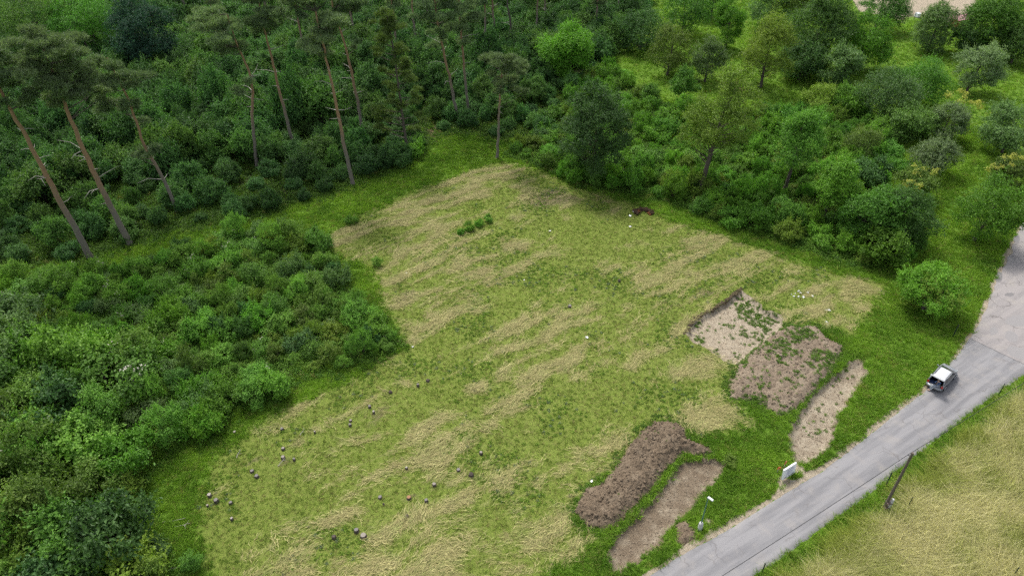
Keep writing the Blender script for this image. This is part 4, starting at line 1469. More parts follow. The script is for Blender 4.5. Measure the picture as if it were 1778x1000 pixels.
# hay left lying in windrows
c = candidates(330000, 32, hi=(70, 112)); z = zones(c[:, 0], c[:, 1])
keep = rngS.random(len(c)) < .62 * smooth(.24, 1.0, z['straw']) * (1 - z['soil']) * (z['field'] > .4)
c = c[keep]; n = len(c)
flow = WIND + 1.5 * (fbm(c[:, 0] * .22, c[:, 1] * .22, 83, 3) - .5) * 2
cc = lerp((.23, .205, .075), (.44, .40, .175), rngS.random(n))
cc = np.where((rngS.random(n) < .25)[:, None], np.array((.26, .28, .09)), cc)
scatter('hay', 'loose pale hay left in rows on the mown meadow', [hay_wisp(3100 + i, 12, 1.05, .22) for i in range(6)],
        pos(c, .03), flow + rngS.normal(size=n) * .45, .6 + .7 * rngS.random(n), cc, 2, .05)
print('hay', n)

# lush uncut grass on verges, lane and orchard
c = np.vstack([candidates(400000, 33), candidates(160000, 38, (-20, 118), (150, 225))]); z = zones(c[:, 0], c[:, 1])
dens = (1 - z['field']) * (1 - z['rfield']) * (1 - .85 * z['floor']) * (1 - z['soil'])
far = smooth(60, 125, c[:, 1])
keep = rngS.random(len(c)) < .85 * dens * (1 - .5 * far)
c = c[keep]; n = len(c)
v = fbm(c[:, 0] * .35, c[:, 1] * .35, 73, 4)
cc = lerp((.100, .210, .015), (.225, .375, .034), np.clip(v * 1.8 - .4 + .5 * (rngS.random(n) - .5), 0, 1))
cc = np.where((rngS.random(n) < .06)[:, None], np.array((.28, .29, .08)), cc)
hs = .6 + .9 * fbm(c[:, 0] * .5, c[:, 1] * .5, 79, 3)
scatter('long_grass', 'lush uncut green grass on the verges and orchard', [blade_tuft(3200 + i, 22, .30, .22, .016, .45) for i in range(4)],
        pos(c), rngS.random(n) * 6.28, hs * (.8 + .5 * rngS.random(n)), cc, 3)
print('long', n)

# tall seeding hay meadow below the road
c = candidates(300000, 34, (10, 27), (75, 62)); z = zones(c[:, 0], c[:, 1])
keep = rngS.random(len(c)) < .9 * np.maximum(z['rfield'], 0)
c = c[keep]; z = {k: v[keep] for k, v in z.items()}; n = len(c)
t = np.clip(smooth(.34, .78, z['straw']) + .25 * (rngS.random(n) - .5), 0, 1)
g = lerp((.18, .225, .025), (.30, .35, .055), rngS.random(n))
cc = g * (1 - t[:, None]) + lerp((.42, .385, .17), (.68, .62, .35), rngS.random(n)) * t[:, None]
flow = 1.2 + 2.5 * fbm(c[:, 0] * .12, c[:, 1] * .12, 89, 2)
scatter('meadow_grass', 'tall yellowing meadow grass below the lane', [blade_tuft(3300 + i, 20, .55, .25, .013, .95) for i in range(5)],
        pos(c), flow + rngS.normal(size=n) * .5, .7 + .6 * rngS.random(n), cc, 4, .25)
print('meadow', n)

# leafy undergrowth between the shrubs, on the lane and along edges
c = candidates(240000, 35, (-85, 27), (75, 150), 40); z = zones(c[:, 0], c[:, 1])
lane = (1 - z['field']) * (1 - z['rfield']) * (1 - z['soil'])
inL = smooth(-3.5, 1, sdf(c[:, 0], c[:, 1], LTHICK)); inF = smooth(-4, 1, sdf(c[:, 0], c[:, 1], FOREST)); inR = smooth(-1.5, .5, sdf(c[:, 0], c[:, 1], RTHICK))
edge = np.maximum(np.maximum(inL, inF * .8), inR)
vv = fbm(c[:, 0] * .3, c[:, 1] * .3, 75, 3)
keep = rngS.random(len(c)) < .75 * lane * edge * smooth(.3, .6, vv + .15) * (1 - .9 * z['litter'])
c = c[keep]; n = len(c); inF = inF[keep]; edge = edge[keep]
t = rngS.random(n)
cc = lerp((.06, .145, .014), (.145, .27, .03), t)
cc = cc * (1 - .25 * inF[:, None])
cc = np.where((rngS.random(n) < .03)[:, None], np.array((.20, .22, .05)), cc)
WEEDS = [weed_clump(3400 + i, 60, .5, .45, .15) for i in range(5)]
scatter('undergrowth', 'leafy ground cover between the shrubs and along the lane', WEEDS, pos(c), rngS.random(n) * 6.28, (.6 + .9 * rngS.random(n)) * (.55 + .6 * edge), cc, 5)
print('under', n)

# green re-growth: tufts on the scraped earth, on the weedy heap and in the mown meadow
SMALLW = [weed_clump(3500 + i, 34, .16, .2, .09) for i in range(4)]
c = candidates(90000, 36, (-20, 30), (62, 80)); x, y = c[:, 0], c[:, 1]
vv = fbm(x * .7, y * .7, 131, 3)
pA, pB, pC = sdf(x, y, PIT_A), sdf(x, y, PIT_B), sdf(x, y, PIT_C)
hB, hA, hA2 = sdf(x, y, HEAP_B), sdf(x, y, HEAP_A), sdf(x, y, HEAP_A2)
dn = np.zeros(len(c))
dn = np.where(pB > .2, .02 + .55 * smooth(.60, .70, vv), dn)
cB = at(1315, 540)
dn = np.where((pB > 0) & (np.hypot(x - cB[0], y - cB[1]) < 2.6), .7, dn)
dn = np.where(pC > .2, .012 + .10 * smooth(.56, .7, vv), dn)
dn = np.where((pA > -.6) & (pA < .1) & (hA < 0), .5, dn)
inside = (hA > 0) | (hA2 > 0) | (hB > 0)
rim = np.maximum(hA, hB)
dn = np.where((rim < 0) & (rim > -.9) & (pB < 0) & (pC < .1) & (pA < .1), .6, dn)
dn = np.where(inside, 0, dn)
keep = rngS.random(len(c)) < dn
c = c[keep]; n = len(c)
cc = lerp((.08, .16, .018), (.15, .26, .032), rngS.random(n))
scatter('regrowth', 'small weeds sprouting on and around the scraped earth', SMALLW, pos(c), rngS.random(n) * 6.28, .6 + .9 * rngS.random(n), cc, 6)
print('regrowth', n)
c = candidates(170000, 37, hi=(70, 112)); z = zones(c[:, 0], c[:, 1])
vv = fbm(c[:, 0] * .22, c[:, 1] * .22, 141, 4)
keep = (z['field'] > .5) & (rngS.random(len(c)) < .5 * smooth(.50, .74, vv) * (1 - z['soil']) * (1 - .7 * z['straw']))
c = c[keep]; n = len(c)
cc = lerp((.125, .215, .022), (.21, .33, .045), rngS.random(n))
cc = np.where((rngS.random(n) < .12)[:, None], np.array((.17, .22, .13)), cc)
scatter('meadow_weeds', 'broad-leaved weeds regrowing in the mown meadow', SMALLW, pos(c), rngS.random(n) * 6.28, .6 + .8 * rngS.random(n), cc, 7)
print('weeds', n)

# ------------------------------------------------------------------ earth heaps
def soil_mat(name, lo, hi, pale, pf=.5):
    b = NB(name)
    v = b.coord('Object')
    f = b.noise(v, 7.0, 6, .75)
    g = b.noise(v, 1.1, 4)
    c = b.mix(b.step(f, .3, .7), lo, hi)
    c = b.mix(b.math('MULTIPLY', b.step(g, .45, .7), pf), c, pale)
    b.bsdf(c, .95, .08, b.bump(f, 1.0, .07))
    return b.mat


M_SOIL = soil_mat('fresh_soil', (.076, .056, .038), (.18, .139, .096), (.24, .192, .137), .4)
M_SOIL2 = soil_mat('dry_soil', (.11, .084, .059), (.235, .187, .136), (.285, .24, .177), .5)
_ico = bmesh.new(); bmesh.ops.create_icosphere(_ico, subdivisions=1, radius=1.0)
ICO_V = np.array([v.co[:] for v in _ico.verts]); ICO_F = np.array([[v.index for v in f.verts] for f in _ico.faces]); _ico.free()


def lumps_mesh(name, P, R, mat, seed, squash=.7):
    rng = np.random.default_rng(seed)
    n = len(P)
    k = 1 + .35 * rng.normal(size=(n, len(ICO_V), 1)).clip(-1, 1)
    S = R[:, None, None] * np.stack([.8 + .5 * rng.random(n), .8 + .5 * rng.random(n), squash * (.8 + .4 * rng.random(n))], 1)[:, None, :]
    V = (ICO_V[None] * k * S + P[:, None, :]).reshape(-1, 3)
    F = (ICO_F[None] + (np.arange(n) * len(ICO_V))[:, None, None]).reshape(-1, 3)
    return mesh_np(name, V, F, [mat])


HEAPS = {}


def heap(name, P, hmax, edge, mat, seed, label, step=.13, nclod=500, rough=.16, clod=.10):
    lo, hi = P.min(0) - .6, P.max(0) + .6
    xs, ys = np.arange(lo[0], hi[0], step), np.arange(lo[1], hi[1], step)
    X, Y = np.meshgrid(xs, ys)
    x, y = X.ravel(), Y.ravel()
    s = sdf(x, y, P) + .55 * (fbm(x * 1.1, y * 1.1, seed, 3) - .5)
    t = np.clip(s / edge, 0, 1)
    prof = np.sin(t * math.pi / 2) ** .8
    r1 = fbm(x * .7, y * .7, seed + 3, 3) - .5
    r2 = np.abs(fbm(x * 2.4, y * 2.4, seed + 7, 4) - .5)
    h = prof * (hmax * (.85 + .7 * r1)) + np.minimum(1, t * 4) * (rough * (2.2 * r2 - .2) * 2)
    z = gz(x, y) + np.where(s > 0, h, np.maximum(s, -.3) * .5)
    inside = (s > -.15).reshape(X.shape)
    nx = len(xs)
    cells = inside[:-1, :-1] | inside[1:, :-1] | inside[:-1, 1:] | inside[1:, 1:]
    r, c = np.nonzero(cells)
    q = r * nx + c
    F = np.stack([q, q + 1, q + nx + 1, q + nx], 1)
    used = np.unique(F)
    mp = np.full(len(x), -1); mp[used] = np.arange(len(used))
    ctr = P.mean(0)
    V = np.stack([x[used] - ctr[0], y[used] - ctr[1], z[used]], 1)
    me = mesh_np(name, V, mp[F], [mat], smooth_shade=True)
    o = tag(link(name, me, None, (ctr[0], ctr[1], 0)), label, 'soil heap')
    rng = np.random.default_rng(seed + 1)
    ok = np.nonzero(s > -.55)[0]
    pick = rng.choice(ok, nclod)
    Pc = np.stack([x[pick] - ctr[0] + rng.normal(size=nclod) * .06, y[pick] - ctr[1] + rng.normal(size=nclod) * .06, z[pick] + .01], 1)
    Rc = clod * (.35 + 1.0 * rng.random(nclod) ** 3)
    cl = link('clods', lumps_mesh('clods', Pc, Rc, mat, seed + 2), o)
    cl['kind'] = 'stuff'
    HEAPS[name] = (x, y, z, s, ctr, o)
    return o, (x, y, z, s)


hA_, gA = heap('topsoil_heap', HEAP_A, .95, 1.7, M_SOIL, 601, 'long dark brown topsoil heap near the street lamp', nclod=2200, rough=.17, clod=.12)
heap('spoil_mound', HEAP_A2, .35, .6, M_SOIL, 641, 'small round soil mound beside the street lamp', nclod=120, rough=.12)
hB_, gB = heap('weedy_heap', HEAP_B, .6, 1.4, M_SOIL2, 671, 'broad soil heap overgrown with weeds between two stripped strips', nclod=1500, rough=.15, clod=.11)
# weeds on the overgrown heap
x, y, z, s = gB
rg = np.random.default_rng(5)
vv = fbm(x * .45, y * .45, 691, 4)
tB = at(1330, 600)
up_ = smooth(9, 2, np.hypot(x - tB[0], y - tB[1]))
keep = (s > -.2) & (rg.random(len(x)) < .02 + .30 * smooth(.50, .66, vv + .10 * up_) + .16 * smooth(.5, .05, s))
xc, yc, zc = x[keep], y[keep], z[keep]; n = len(xc)
cc = lerp((.08, .16, .018), (.15, .26, .035), rg.random(n))
wd = scatter('heap_weeds', None, SMALLW, np.stack([xc - HEAPS['weedy_heap'][4][0], yc - HEAPS['weedy_heap'][4][1], zc], 1), rg.random(n) * 6.28, .6 + .9 * rg.random(n), cc, 8)
wd.parent = hB_
x, y, z, s = gA
keep = (s > -.3) & (rg.random(len(x)) < .004 + .10 * smooth(.25, -.1, s))
xc, yc, zc = x[keep], y[keep], z[keep]; n = len(xc)
cc = lerp((.08, .16, .018), (.15, .26, .035), rg.random(n))
wd = scatter('heap_weeds', None, SMALLW, np.stack([xc - HEAPS['topsoil_heap'][4][0], yc - HEAPS['topsoil_heap'][4][1], zc], 1), rg.random(n) * 6.28, .5 + .6 * rg.random(n), cc, 9)
wd.parent = hA_
# clods strewn over the scraped strips
for P, nm, lab, nn_, mt, sd in ((PIT_A, 'soil_crumbs', 'crumbs of soil on the scraped strip by the lamp', 900, M_SOIL2, 1), (PIT_B, 'soil_crumbs', 'crumbs of soil on the stripped square', 500, M_SOIL2, 2),
                               (PIT_C, 'soil_crumbs', 'crumbs of soil on the narrow curved strip', 600, M_SOIL2, 3)):
    rg = np.random.default_rng(700 + sd)
    c = rg.random((nn_ * 4, 2)) * (P.max(0) - P.min(0)) + P.min(0)
    c = c[sdf(c[:, 0], c[:, 1], P) > 0][:nn_]
    tag(link(nm, lumps_mesh(nm, pos(c, .01), .03 + .07 * rg.random(len(c)) ** 3, mt, sd)), lab, None, None, 'stuff')
# hanging turf and roots along the cut edge of the stripped square
cut = poly(crop(1160, 480, 3.3325, [(95, 330), (150, 245), (250, 195), (330, 145), (425, 70)]))
L_ = resample(cut, 260)
rg = np.random.default_rng(720)
Pc = np.stack([L_[:, 0] + rg.normal(size=260) * .12, L_[:, 1] + rg.normal(size=260) * .12, gz(L_[:, 0], L_[:, 1]) * .5 - .02 + .05 * rg.random(260)], 1)
M_SOD = soil_mat('dark_sod', (.035, .027, .018), (.10, .078, .05), (.16, .13, .07), .3)
tag(link('torn_turf', lumps_mesh('torn_turf', Pc, .10 + .10 * rg.random(260), M_SOD, 721)), 'dark torn turf along the cut edge of the stripped square', None, None, 'stuff')

# ------------------------------------------------------------------ tree stumps
M_SAWN = {}
for k, c_ in dict(grey=(.20, .185, .175), pale=(.28, .25, .215), white=(.34, .31, .27), orange=(.32, .175, .095), dark=(.06, .048, .04)).items():
    b = NB('sawn_' + k)
    v = b.coord('Object')
    wv = b.n('ShaderNodeTexWave', wave_type='RINGS', rings_direction='Z')
    b.t.links.new(v, wv.inputs['Vector']); wv.inputs['Scale'].default_value = 14; wv.inputs['Distortion'].default_value = 2
    c = b.mix(b.math('MULTIPLY', wv.outputs['Fac'], .5), c_, tuple(q * .6 for q in c_))
    c = b.mix(b.math('MULTIPLY', b.noise(v, 6, 3), .5), c, tuple(q * .7 for q in c_))
    b.bsdf(c, .85, .15)
    M_SAWN[k] = b.mat
STUMPS = [(678, 682, .24, 'dark', 'dark weathered stump at the edge of the brown dirt patch'), (743, 662, .26, 'dark', 'dark stump farthest up the mown meadow in the stump field'),
          (726, 671, .2, 'grey', 'small grey stump just below the farthest dark stump'), (642, 707, .22, 'grey', 'grey stump in the middle of the brown dirt patch'),
          (649, 717, .17, 'white', 'small whitish stump at the lower rim of the dirt patch'), (609, 731, .2, 'pale', 'upper of two pale stumps side by side left of the dirt patch'),
          (608, 739, .2, 'grey', 'lower of two stumps side by side left of the dirt patch'), (490, 747, .21, 'grey', 'flat grey stump in the greener grass near the brambles'),
          (408, 752, .2, 'white', 'whitish stump at the foot of the bramble mound'), (547, 752, .13, 'white', 'tiny white stump alone in the green grass'),
          (492, 780, .22, 'pale', 'pinkish stump above the larger pale one in the green grass'), (492, 796, .25, 'pale', 'pale round stump beside a dark tangle of twigs'),
          (511, 799, .17, 'grey', 'small grey stump right of the pale round one'), (438, 819, .24, 'grey', 'upper of the close pair of grey stumps near the thicket'),
          (446, 828, .26, 'grey', 'lower of the close pair of grey stumps near the thicket'), (706, 814, .16, 'white', 'small white stump alone in the mid meadow'),
          (754, 842, .24, 'pale', 'round pale stump between the orange stump and the meadow middle'), (660, 863, .25, 'grey', 'flat grey stump beside a patch of pale dirt'),
          (666, 875, .12, 'dark', 'tiny dark stump just below the flat grey one'), (710, 864, .26, 'orange', 'freshly cut orange stump'),
          (740, 870, .23, 'grey', 'grey stump just right of the freshly cut orange one'), (619, 922, .27, 'grey', 'bluish grey stump beside the largest stump'),
          (631, 931, .36, 'pale', 'largest stump with pale sawn top near the bottom'), (580, 933, .25, 'dark', 'hollow dark stump left of the largest stump'),
          (403, 902, .19, 'white', 'white stump on bare dirt at the left of the meadow'), (706, 896, .22, 'dark', 'dark stump sunk in a green tuft below the orange one'),
          (401, 874, .2, 'grey', 'low grey stump near the left meadow edge'), (835, 788, .22, 'pale', 'pale stump highest of the three in the middle meadow'),
          (796, 816, .26, 'grey', 'round grey stump in the middle meadow'), (818, 825, .28, 'dark', 'rotten dark stump right of the round grey one'),
          (233, 932, .32, 'pale', 'pale flat stump in the clearing of the lower left shrubs'), (364, 861, .25, 'white', 'whitish stump above the grey one near the left thicket'),
          (376, 871, .28, 'grey', 'broad grey stump below the whitish one near the left thicket'), (361, 879, .16, 'pale', 'little pale stump left of the broad grey one'),
          (989, 533, .3, 'grey', 'grey weathered stump in the hay of the upper meadow'), (1075, 490, .22, 'dark', 'small dark stump in the upper meadow')]
for i, (px, py, r, kind, lab) in enumerate(STUMPS):
    r *= .70
    rg = np.random.default_rng(800 + i)
    p = at(px, py); zg = float(gz(np.array([p[0]]), np.array([p[1]]))[0])
    h = .17 + .2 * rg.random()
    t = thing('tree_stump', lab, 'stump', (p[0], p[1], zg), rg.random() * 6.28, 'tree stumps left in the meadow')
    nseg = 14
    out = [r * (1 + .16 * rg.normal() * .6) for _ in range(nseg)]
    tilt = rg.normal() * .06
    mb = MB(); V = []
    for lv, (zz, k) in enumerate(((-.08, 1.5), (.05, 1.18), (h, 1.0))):
        for k2 in range(nseg):
            a = 2 * math.pi * k2 / nseg
            x = out[k2] * k * math.cos(a)
            V.append((x, out[k2] * k * math.sin(a), zz + (x * tilt if lv == 2 else 0)))
    F = [(l * nseg + k, l * nseg + (k + 1) % nseg, (l + 1) * nseg + (k + 1) % nseg, (l + 1) * nseg + k) for l in range(2) for k in range(nseg)]
    F.append(tuple(2 * nseg + k for k in range(nseg)))
    mb.add(V, F)
    mb.build('stump_body', M_BARK, t)
    mb = MB()
    inner = .55 if 'hollow' in lab else 0
    V = [(v[0] * .93, v[1] * .93, v[2] + .004) for v in V[2 * nseg:]]
    if inner:
        V2 = [(v[0] * inner, v[1] * inner, v[2] + .002) for v in V]
        mb.add(V + V2, [(k, (k + 1) % nseg, nseg + (k + 1) % nseg, nseg + k) for k in range(nseg)])
    else:
        c0 = (0, 0, h + .012)
        mb.add(V + [c0], [(k, (k + 1) % nseg, nseg) for k in range(nseg)])
    mb.build('sawn_top', M_SAWN[kind], t)

# ------------------------------------------------------------------ car with its boot open
c0, c1 = at(1621, 670), at(1652, 636)
HEAD = math.atan2(c1[1] - c0[1], c1[0] - c0[0])
pc = at(1636, 655, .5)
CS = 1.05
M_PAINT = plain('silver_paint', (.29, .30, .315), .32, .5, .55, .03, 3)
M_ROOF = plain('pale_roof_paint', (.47, .48, .49), .42, .5, .15, .03, 3)
M_GLASS = plain('dark_car_glass', (.018, .022, .028), .08, .6, 0, .1, 2)
M_BLACK = plain('black_plastic', (.018, .018, .02), .6, .3)
M_RUBBER = plain('tyre_rubber', (.022, .022, .023), .85, .2)
M_RIM = plain('alloy_rim', (.45, .46, .48), .35, .5, .8, .05)
M_TAIL = plain('red_tail_lens', (.45, .02, .015), .2, .5, 0, .2)
M_LAMP = plain('headlamp_lens', (.6, .62, .65), .12, .6, .2, .05)
M_CARPET = plain('boot_carpet', (.012, .012, .014), .95, .05)
car = thing('parked_car', 'silver estate car parked on the lane edge with its boot open', 'car', (pc[0], pc[1], .05), HEAD)
car.scale = (CS, CS, CS)


def loft(mb, stations, close_top=True, m=0):
    """stations: x, list of (y, z) half-outline from sill up to centre line; mirrored"""
    rings = []
    for x, prof in stations:
        ring = [(x, y, z) for y, z in prof] + [(x, -y, z) for y, z in prof[::-1]]
        rings.append(ring)
    k = len(rings[0])
    V = [v for r in rings for v in r]
    F = []
    for i in range(len(rings) - 1):
        for j in range(k - 1):
            F.append((i * k + j, i * k + j + 1, (i + 1) * k + j + 1, (i + 1) * k + j))
        F.append((i * k + k - 1, i * k, (i + 1) * k, (i + 1) * k + k - 1))
    F.append(tuple(range(k - 1, -1, -1)))
    F.append(tuple((len(rings) - 1) * k + j for j in range(k)))
    mb.add(V, F, m)


def prof(w, zt, zb=.26, crown=.04, belt=None):
    b_ = belt if belt is not None else zt
    return [(w * .86, zb), (w * .97, zb + .10), (w, (zb + b_) * .52), (w * .965, b_ - .03), (w * .90, zt), (w * .45, zt + crown * .8), (0.02, zt + crown)]


mb = MB()
loft(mb, [(-1.10, prof(.86, .96)), (-.4, prof(.87, .96)), (.5, prof(.87, .97)), (.98, prof(.86, .98)), (1.30, prof(.85, .95, .27, .05)), (1.70, prof(.80, .85, .27, .05)),
          (1.95, prof(.70, .74, .27, .04)), (2.07, prof(.60, .60, .30, .02))])
# rear quarters round the boot
for s_ in (1, -1):
    V = []
    for x, w in ((-1.08, .86), (-1.6, .85), (-2.0, .80), (-2.08, .72)):
        for (yy, zz) in ((w, .28), (w + .015, .62), (w * .97, .96), (w * .97 - .10, .96), (w * .97 - .10, .28)):
            V.append((x, yy * s_, zz))
    F = []
    for i in range(3):
        for j in range(5):
            f = (i * 5 + j, i * 5 + (j + 1) % 5, (i + 1) * 5 + (j + 1) % 5, (i + 1) * 5 + j)
            F.append(f if s_ < 0 else f[::-1])
    F.append((15, 16, 17, 18, 19) if s_ < 0 else (19, 18, 17, 16, 15))
    mb.add(V, F)
# D pillars and C pillars
for s_ in (1, -1):
    mb.tube([(-2.02, .76 * s_, .92), (-1.93, .69 * s_, 1.25), (-1.74, .58 * s_, 1.49)], [.075, .065, .05], 6)
    mb.tube([(-1.15, .82 * s_, .93), (-1.18, .66 * s_, 1.49)], [.05, .04], 6)
    mb.tube([(-.12, .84 * s_, .93), (-.2, .64 * s_, 1.50)], [.045, .04], 6)
    mb.tube([(1.20, .78 * s_, .96), (.14, .60 * s_, 1.49)], [.045, .04], 6)
    mb.tube([(.14, .60 * s_, 1.49), (-.2, .64 * s_, 1.52), (-1.18, .63 * s_, 1.52), (-1.74, .58 * s_, 1.49)], [.04, .045, .045, .04], 6)
mb.build('body', M_PAINT, car, smooth_shade=False)
mb = MB()
V = []
ry = [-.60, -.3, 0, .3, .60]
for x, w, z in ((.14, .98, 1.485), (-.2, 1.06, 1.515), (-.8, 1.06, 1.525), (-1.3, 1.03, 1.515), (-1.76, .98, 1.485)):
    for yy in ry:
        V.append((x, yy * w, z + .035 * (1 - (yy / .6) ** 2)))
F = [(i * 5 + j, (i + 1) * 5 + j, (i + 1) * 5 + j + 1, i * 5 + j + 1) for i in range(4) for j in range(4)]
nv = len(V)
V += [(v[0], v[1], v[2] - .05) for v in V]
F += [tuple(nv + q for q in f[::-1]) for f in F]
ed = [0, 1, 2, 3, 4, 9, 14, 19, 24, 23, 22, 21, 20, 15, 10, 5]
F += [(ed[i], ed[(i + 1) % 16], nv + ed[(i + 1) % 16], nv + ed[i]) for i in range(16)]
mb.add(V, F)
roof = mb.build('roof', M_ROOF, car, smooth_shade=False)
mb = MB()
for s_ in (1, -1):
    mb.tube([(.15, .55 * s_, 1.53), (.05, .56 * s_, 1.565), (-1.3, .56 * s_, 1.575), (-1.45, .55 * s_, 1.53)], .018, 6)
mb.build('roof_rails', M_BLACK, roof)
mb = MB()
mb.add([(1.20, .74, 1.0), (1.20, -.74, 1.0), (.14, -.58, 1.485), (.14, .58, 1.485)], [(0, 1, 2, 3)])
mb.build('windscreen', M_GLASS, car)
for s_ in (1, -1):
    for q in ([(1.12, .79, .975), (-.12, .845, .955), (-.2, .635, 1.48), (.16, .60, 1.47)], [(-.14, .845, .955), (-1.13, .825, .955), (-1.18, .65, 1.47), (-.22, .635, 1.48)],
              [(-1.17, .82, .955), (-1.95, .755, .96), (-1.74, .60, 1.45), (-1.2, .65, 1.47)]):
        mb = MB()
        V = [(a, b2 * s_, c2) for a, b2, c2 in q]
        mb.add(V, [(0, 1, 2, 3) if s_ > 0 else (3, 2, 1, 0)])
        mb.build('side_window', M_GLASS, car)
mb = MB()
mb.box((-1.58, 0, .50), (.98, 1.5, .06)); mb.box((-1.12, 0, .85), (.06, 1.48, .72))
mb.build('boot_floor', M_CARPET, car)
mb = MB()
mb.tube([(-2.06, .74, .45), (-2.18, .45, .45), (-2.21, 0, .45), (-2.18, -.45, .45), (-2.06, -.74, .45)], [.15, .16, .165, .16, .15], 8)
mb.box((-2.06, 0, .59), (.16, 1.36, .06))
mb.build('rear_bumper', M_PAINT, car, smooth_shade=True)
mb = MB()
mb.tube([(1.98, .66, .42), (2.12, .35, .40), (2.15, 0, .40), (2.12, -.35, .40), (1.98, -.66, .42)], [.12, .14, .14, .14, .12], 8)
mb.build('front_bumper', M_BLACK, car, smooth_shade=True)
for s_ in (1, -1):
    mb = MB(); mb.box((-2.04, .70 * s_, .79), (.13, .19, .30), Matrix.Rotation(.25 * -s_, 3, 'Z'), taper=.8)
    mb.build('tail_light', M_TAIL, car)
    mb = MB(); mb.box((1.86, .60 * s_, .70), (.28, .26, .10), Matrix.Rotation(-.5 * s_, 3, 'Z') @ Matrix.Rotation(.35, 3, 'Y'))
    mb.build('headlight', M_LAMP, car)
    mb = MB(); mb.box((.78, .98 * s_, 1.02), (.12, .20, .13), taper=.8); mb.box((.80, .88 * s_, .97), (.06, .12, .04))
    mb.build('mirror', M_PAINT, car)
    for x in (1.28, -1.32):
        w = link('wheel', None, car, (x, .80 * s_, .32))
        mb = MB()
        V = []
        for (yy, rr_) in ((-.10, .24), (-.10, .30), (-.05, .325), (.05, .325), (.10, .30), (.10, .24)):
            for k in range(24):
                a = 2 * math.pi * k / 24
                V.append((rr_ * math.cos(a), yy, rr_ * math.sin(a)))
        F = [(l * 24 + k, l * 24 + (k + 1) % 24, (l + 1) * 24 + (k + 1) % 24, (l + 1) * 24 + k) for l in range(5) for k in range(24)]
        mb.add(V, F); mb.build('tyre', M_RUBBER, w, smooth_shade=True)
        mb = MB()
        mb.tube([(0, .085 * s_, 0), (0, .104 * s_, 0)], .06, 12)
        for k in range(5):
            a = 2 * math.pi * k / 5
            mb.tube([(0, .092 * s_, 0), (.24 * math.cos(a), .088 * s_, .24 * math.sin(a))], [.04, .03], 6)
        ring = [(.235 * math.cos(2 * math.pi * k / 20), .085 * s_, .235 * math.sin(2 * math.pi * k / 20)) for k in range(21)]
        mb.tube(ring, .022, 6, cap=False)
        mb.box((0, .02 * s_, 0), (.34, .03, .34))
        mb.build('rim', M_RIM, w)
        mb = MB()
        mb.tube([(x + .39 * math.cos(a), .855 * s_, .32 + .39 * math.sin(a)) for a in np.linspace(0, math.pi, 11)], .045, 6)
        mb.build('wheel_arch', M_BLACK, car)
# raised tailgate: hinged at the back of the roof, pointing up and back
e_ = math.radians(34)
ux, uz = -math.cos(e_), math.sin(e_)
mb = MB()
V = []
for t_, w in ((0, .60), (.25, .64), (.55, .72), (.85, .72), (1.02, .66)):
    bow = .07 * math.sin(math.pi * t_)
    for yy in (-1, -.5, 0, .5, 1):
        n_ = bow * (1 - .4 * yy * yy)
        V.append((-1.74 + ux * t_ + math.sin(e_) * n_, w * yy, 1.49 + uz * t_ + math.cos(e_) * n_))
F = [(i * 5 + j, (i + 1) * 5 + j, (i + 1) * 5 + j + 1, i * 5 + j + 1) for i in range(4) for j in range(4)]
nv = len(V); th = .07
V += [(v[0] - math.sin(e_) * th, v[1] * .97, v[2] - math.cos(e_) * th) for v in V]
F += [tuple(nv + q for q in f[::-1]) for f in F]
F += [(ed[i], ed[(i + 1) % 16], nv + ed[(i + 1) % 16], nv + ed[i]) for i in range(16)]
mb.add(V, F)
gate = mb.build('tailgate', M_ROOF, car)
mb = MB()
V = [(v[0] + math.sin(e_) * .006, v[1] * .86, v[2] + math.cos(e_) * .006) for v in V[:15]]
mb.add(V[5:15], [(j, 5 + j, 5 + j + 1, j + 1) for j in range(4)])
mb.build('rear_window', M_GLASS, gate)
mb = MB()
mb.tube([(-1.80, .60, 1.535), (-1.84, 0, 1.57), (-1.80, -.60, 1.535)], [.035, .045, .035], 6)
mb.build('spoiler', M_ROOF, gate)
mb = MB()
for s_ in (1, -1):
    mb.tube([(-1.88, .60 * s_, 1.25), (-1.74 + ux * .55, .62 * s_, 1.45 + uz * .55)], .014, 6)
mb.build('gas_strut', M_BLACK, gate)
# luggage in the boot
mb = MB(); mb.box((0, 0, .13), (.42, .5, .26), taper=.85); mb.tube([(-.1, 0, .25), (0, 0, .33), (.1, 0, .25)], .015, 5)
q = link('holdall', mb.mesh('holdall', [plain('navy_canvas', (.03, .045, .11), .9, .1)]), None)
q.matrix_world = Matrix.Translation((pc[0], pc[1], .05)) @ Matrix.Rotation(HEAD, 4, 'Z') @ Matrix.Scale(CS, 4) @ Matrix.Translation((-1.72, .38, .53))
tag(q, 'dark blue holdall inside the open boot', 'bag')

# ------------------------------------------------------------------ person sitting on the boot sill
M_SKIN = plain('skin', (.52, .34, .26), .6, .3, var=.06)
M_DENIM = plain('blue_denim_jacket', (.085, .14, .27), .9, .1, var=.2)
M_JEANS = plain('pale_grey_jeans', (.28, .31, .36), .9, .1, var=.15)
M_SHOE = plain('grey_shoes', (.16, .17, .19), .8, .2)
M_HAIR = plain('brown_hair', (.07, .045, .03), .8, .2)
M_PHONE = plain('phone_shell', (.02, .02, .022), .3, .5)


def skinned(name, verts, edges, radii, mat, parent, root=0, sub=1):
    me = bpy.data.meshes.new(name)
    me.from_pydata(verts, edges, [])
    me.materials.append(mat)
    o = link(name, me, parent)
    o.modifiers.new('skin', 'SKIN').use_smooth_shade = True
    sv = me.skin_vertices[0].data
    for i, r in enumerate(radii):
        sv[i].radius = (r, r) if not hasattr(r, '__len__') else r
        sv[i].use_root = (i == root)
    s = o.modifiers.new('sub', 'SUBSURF'); s.levels = sub; s.render_levels = sub
    return o


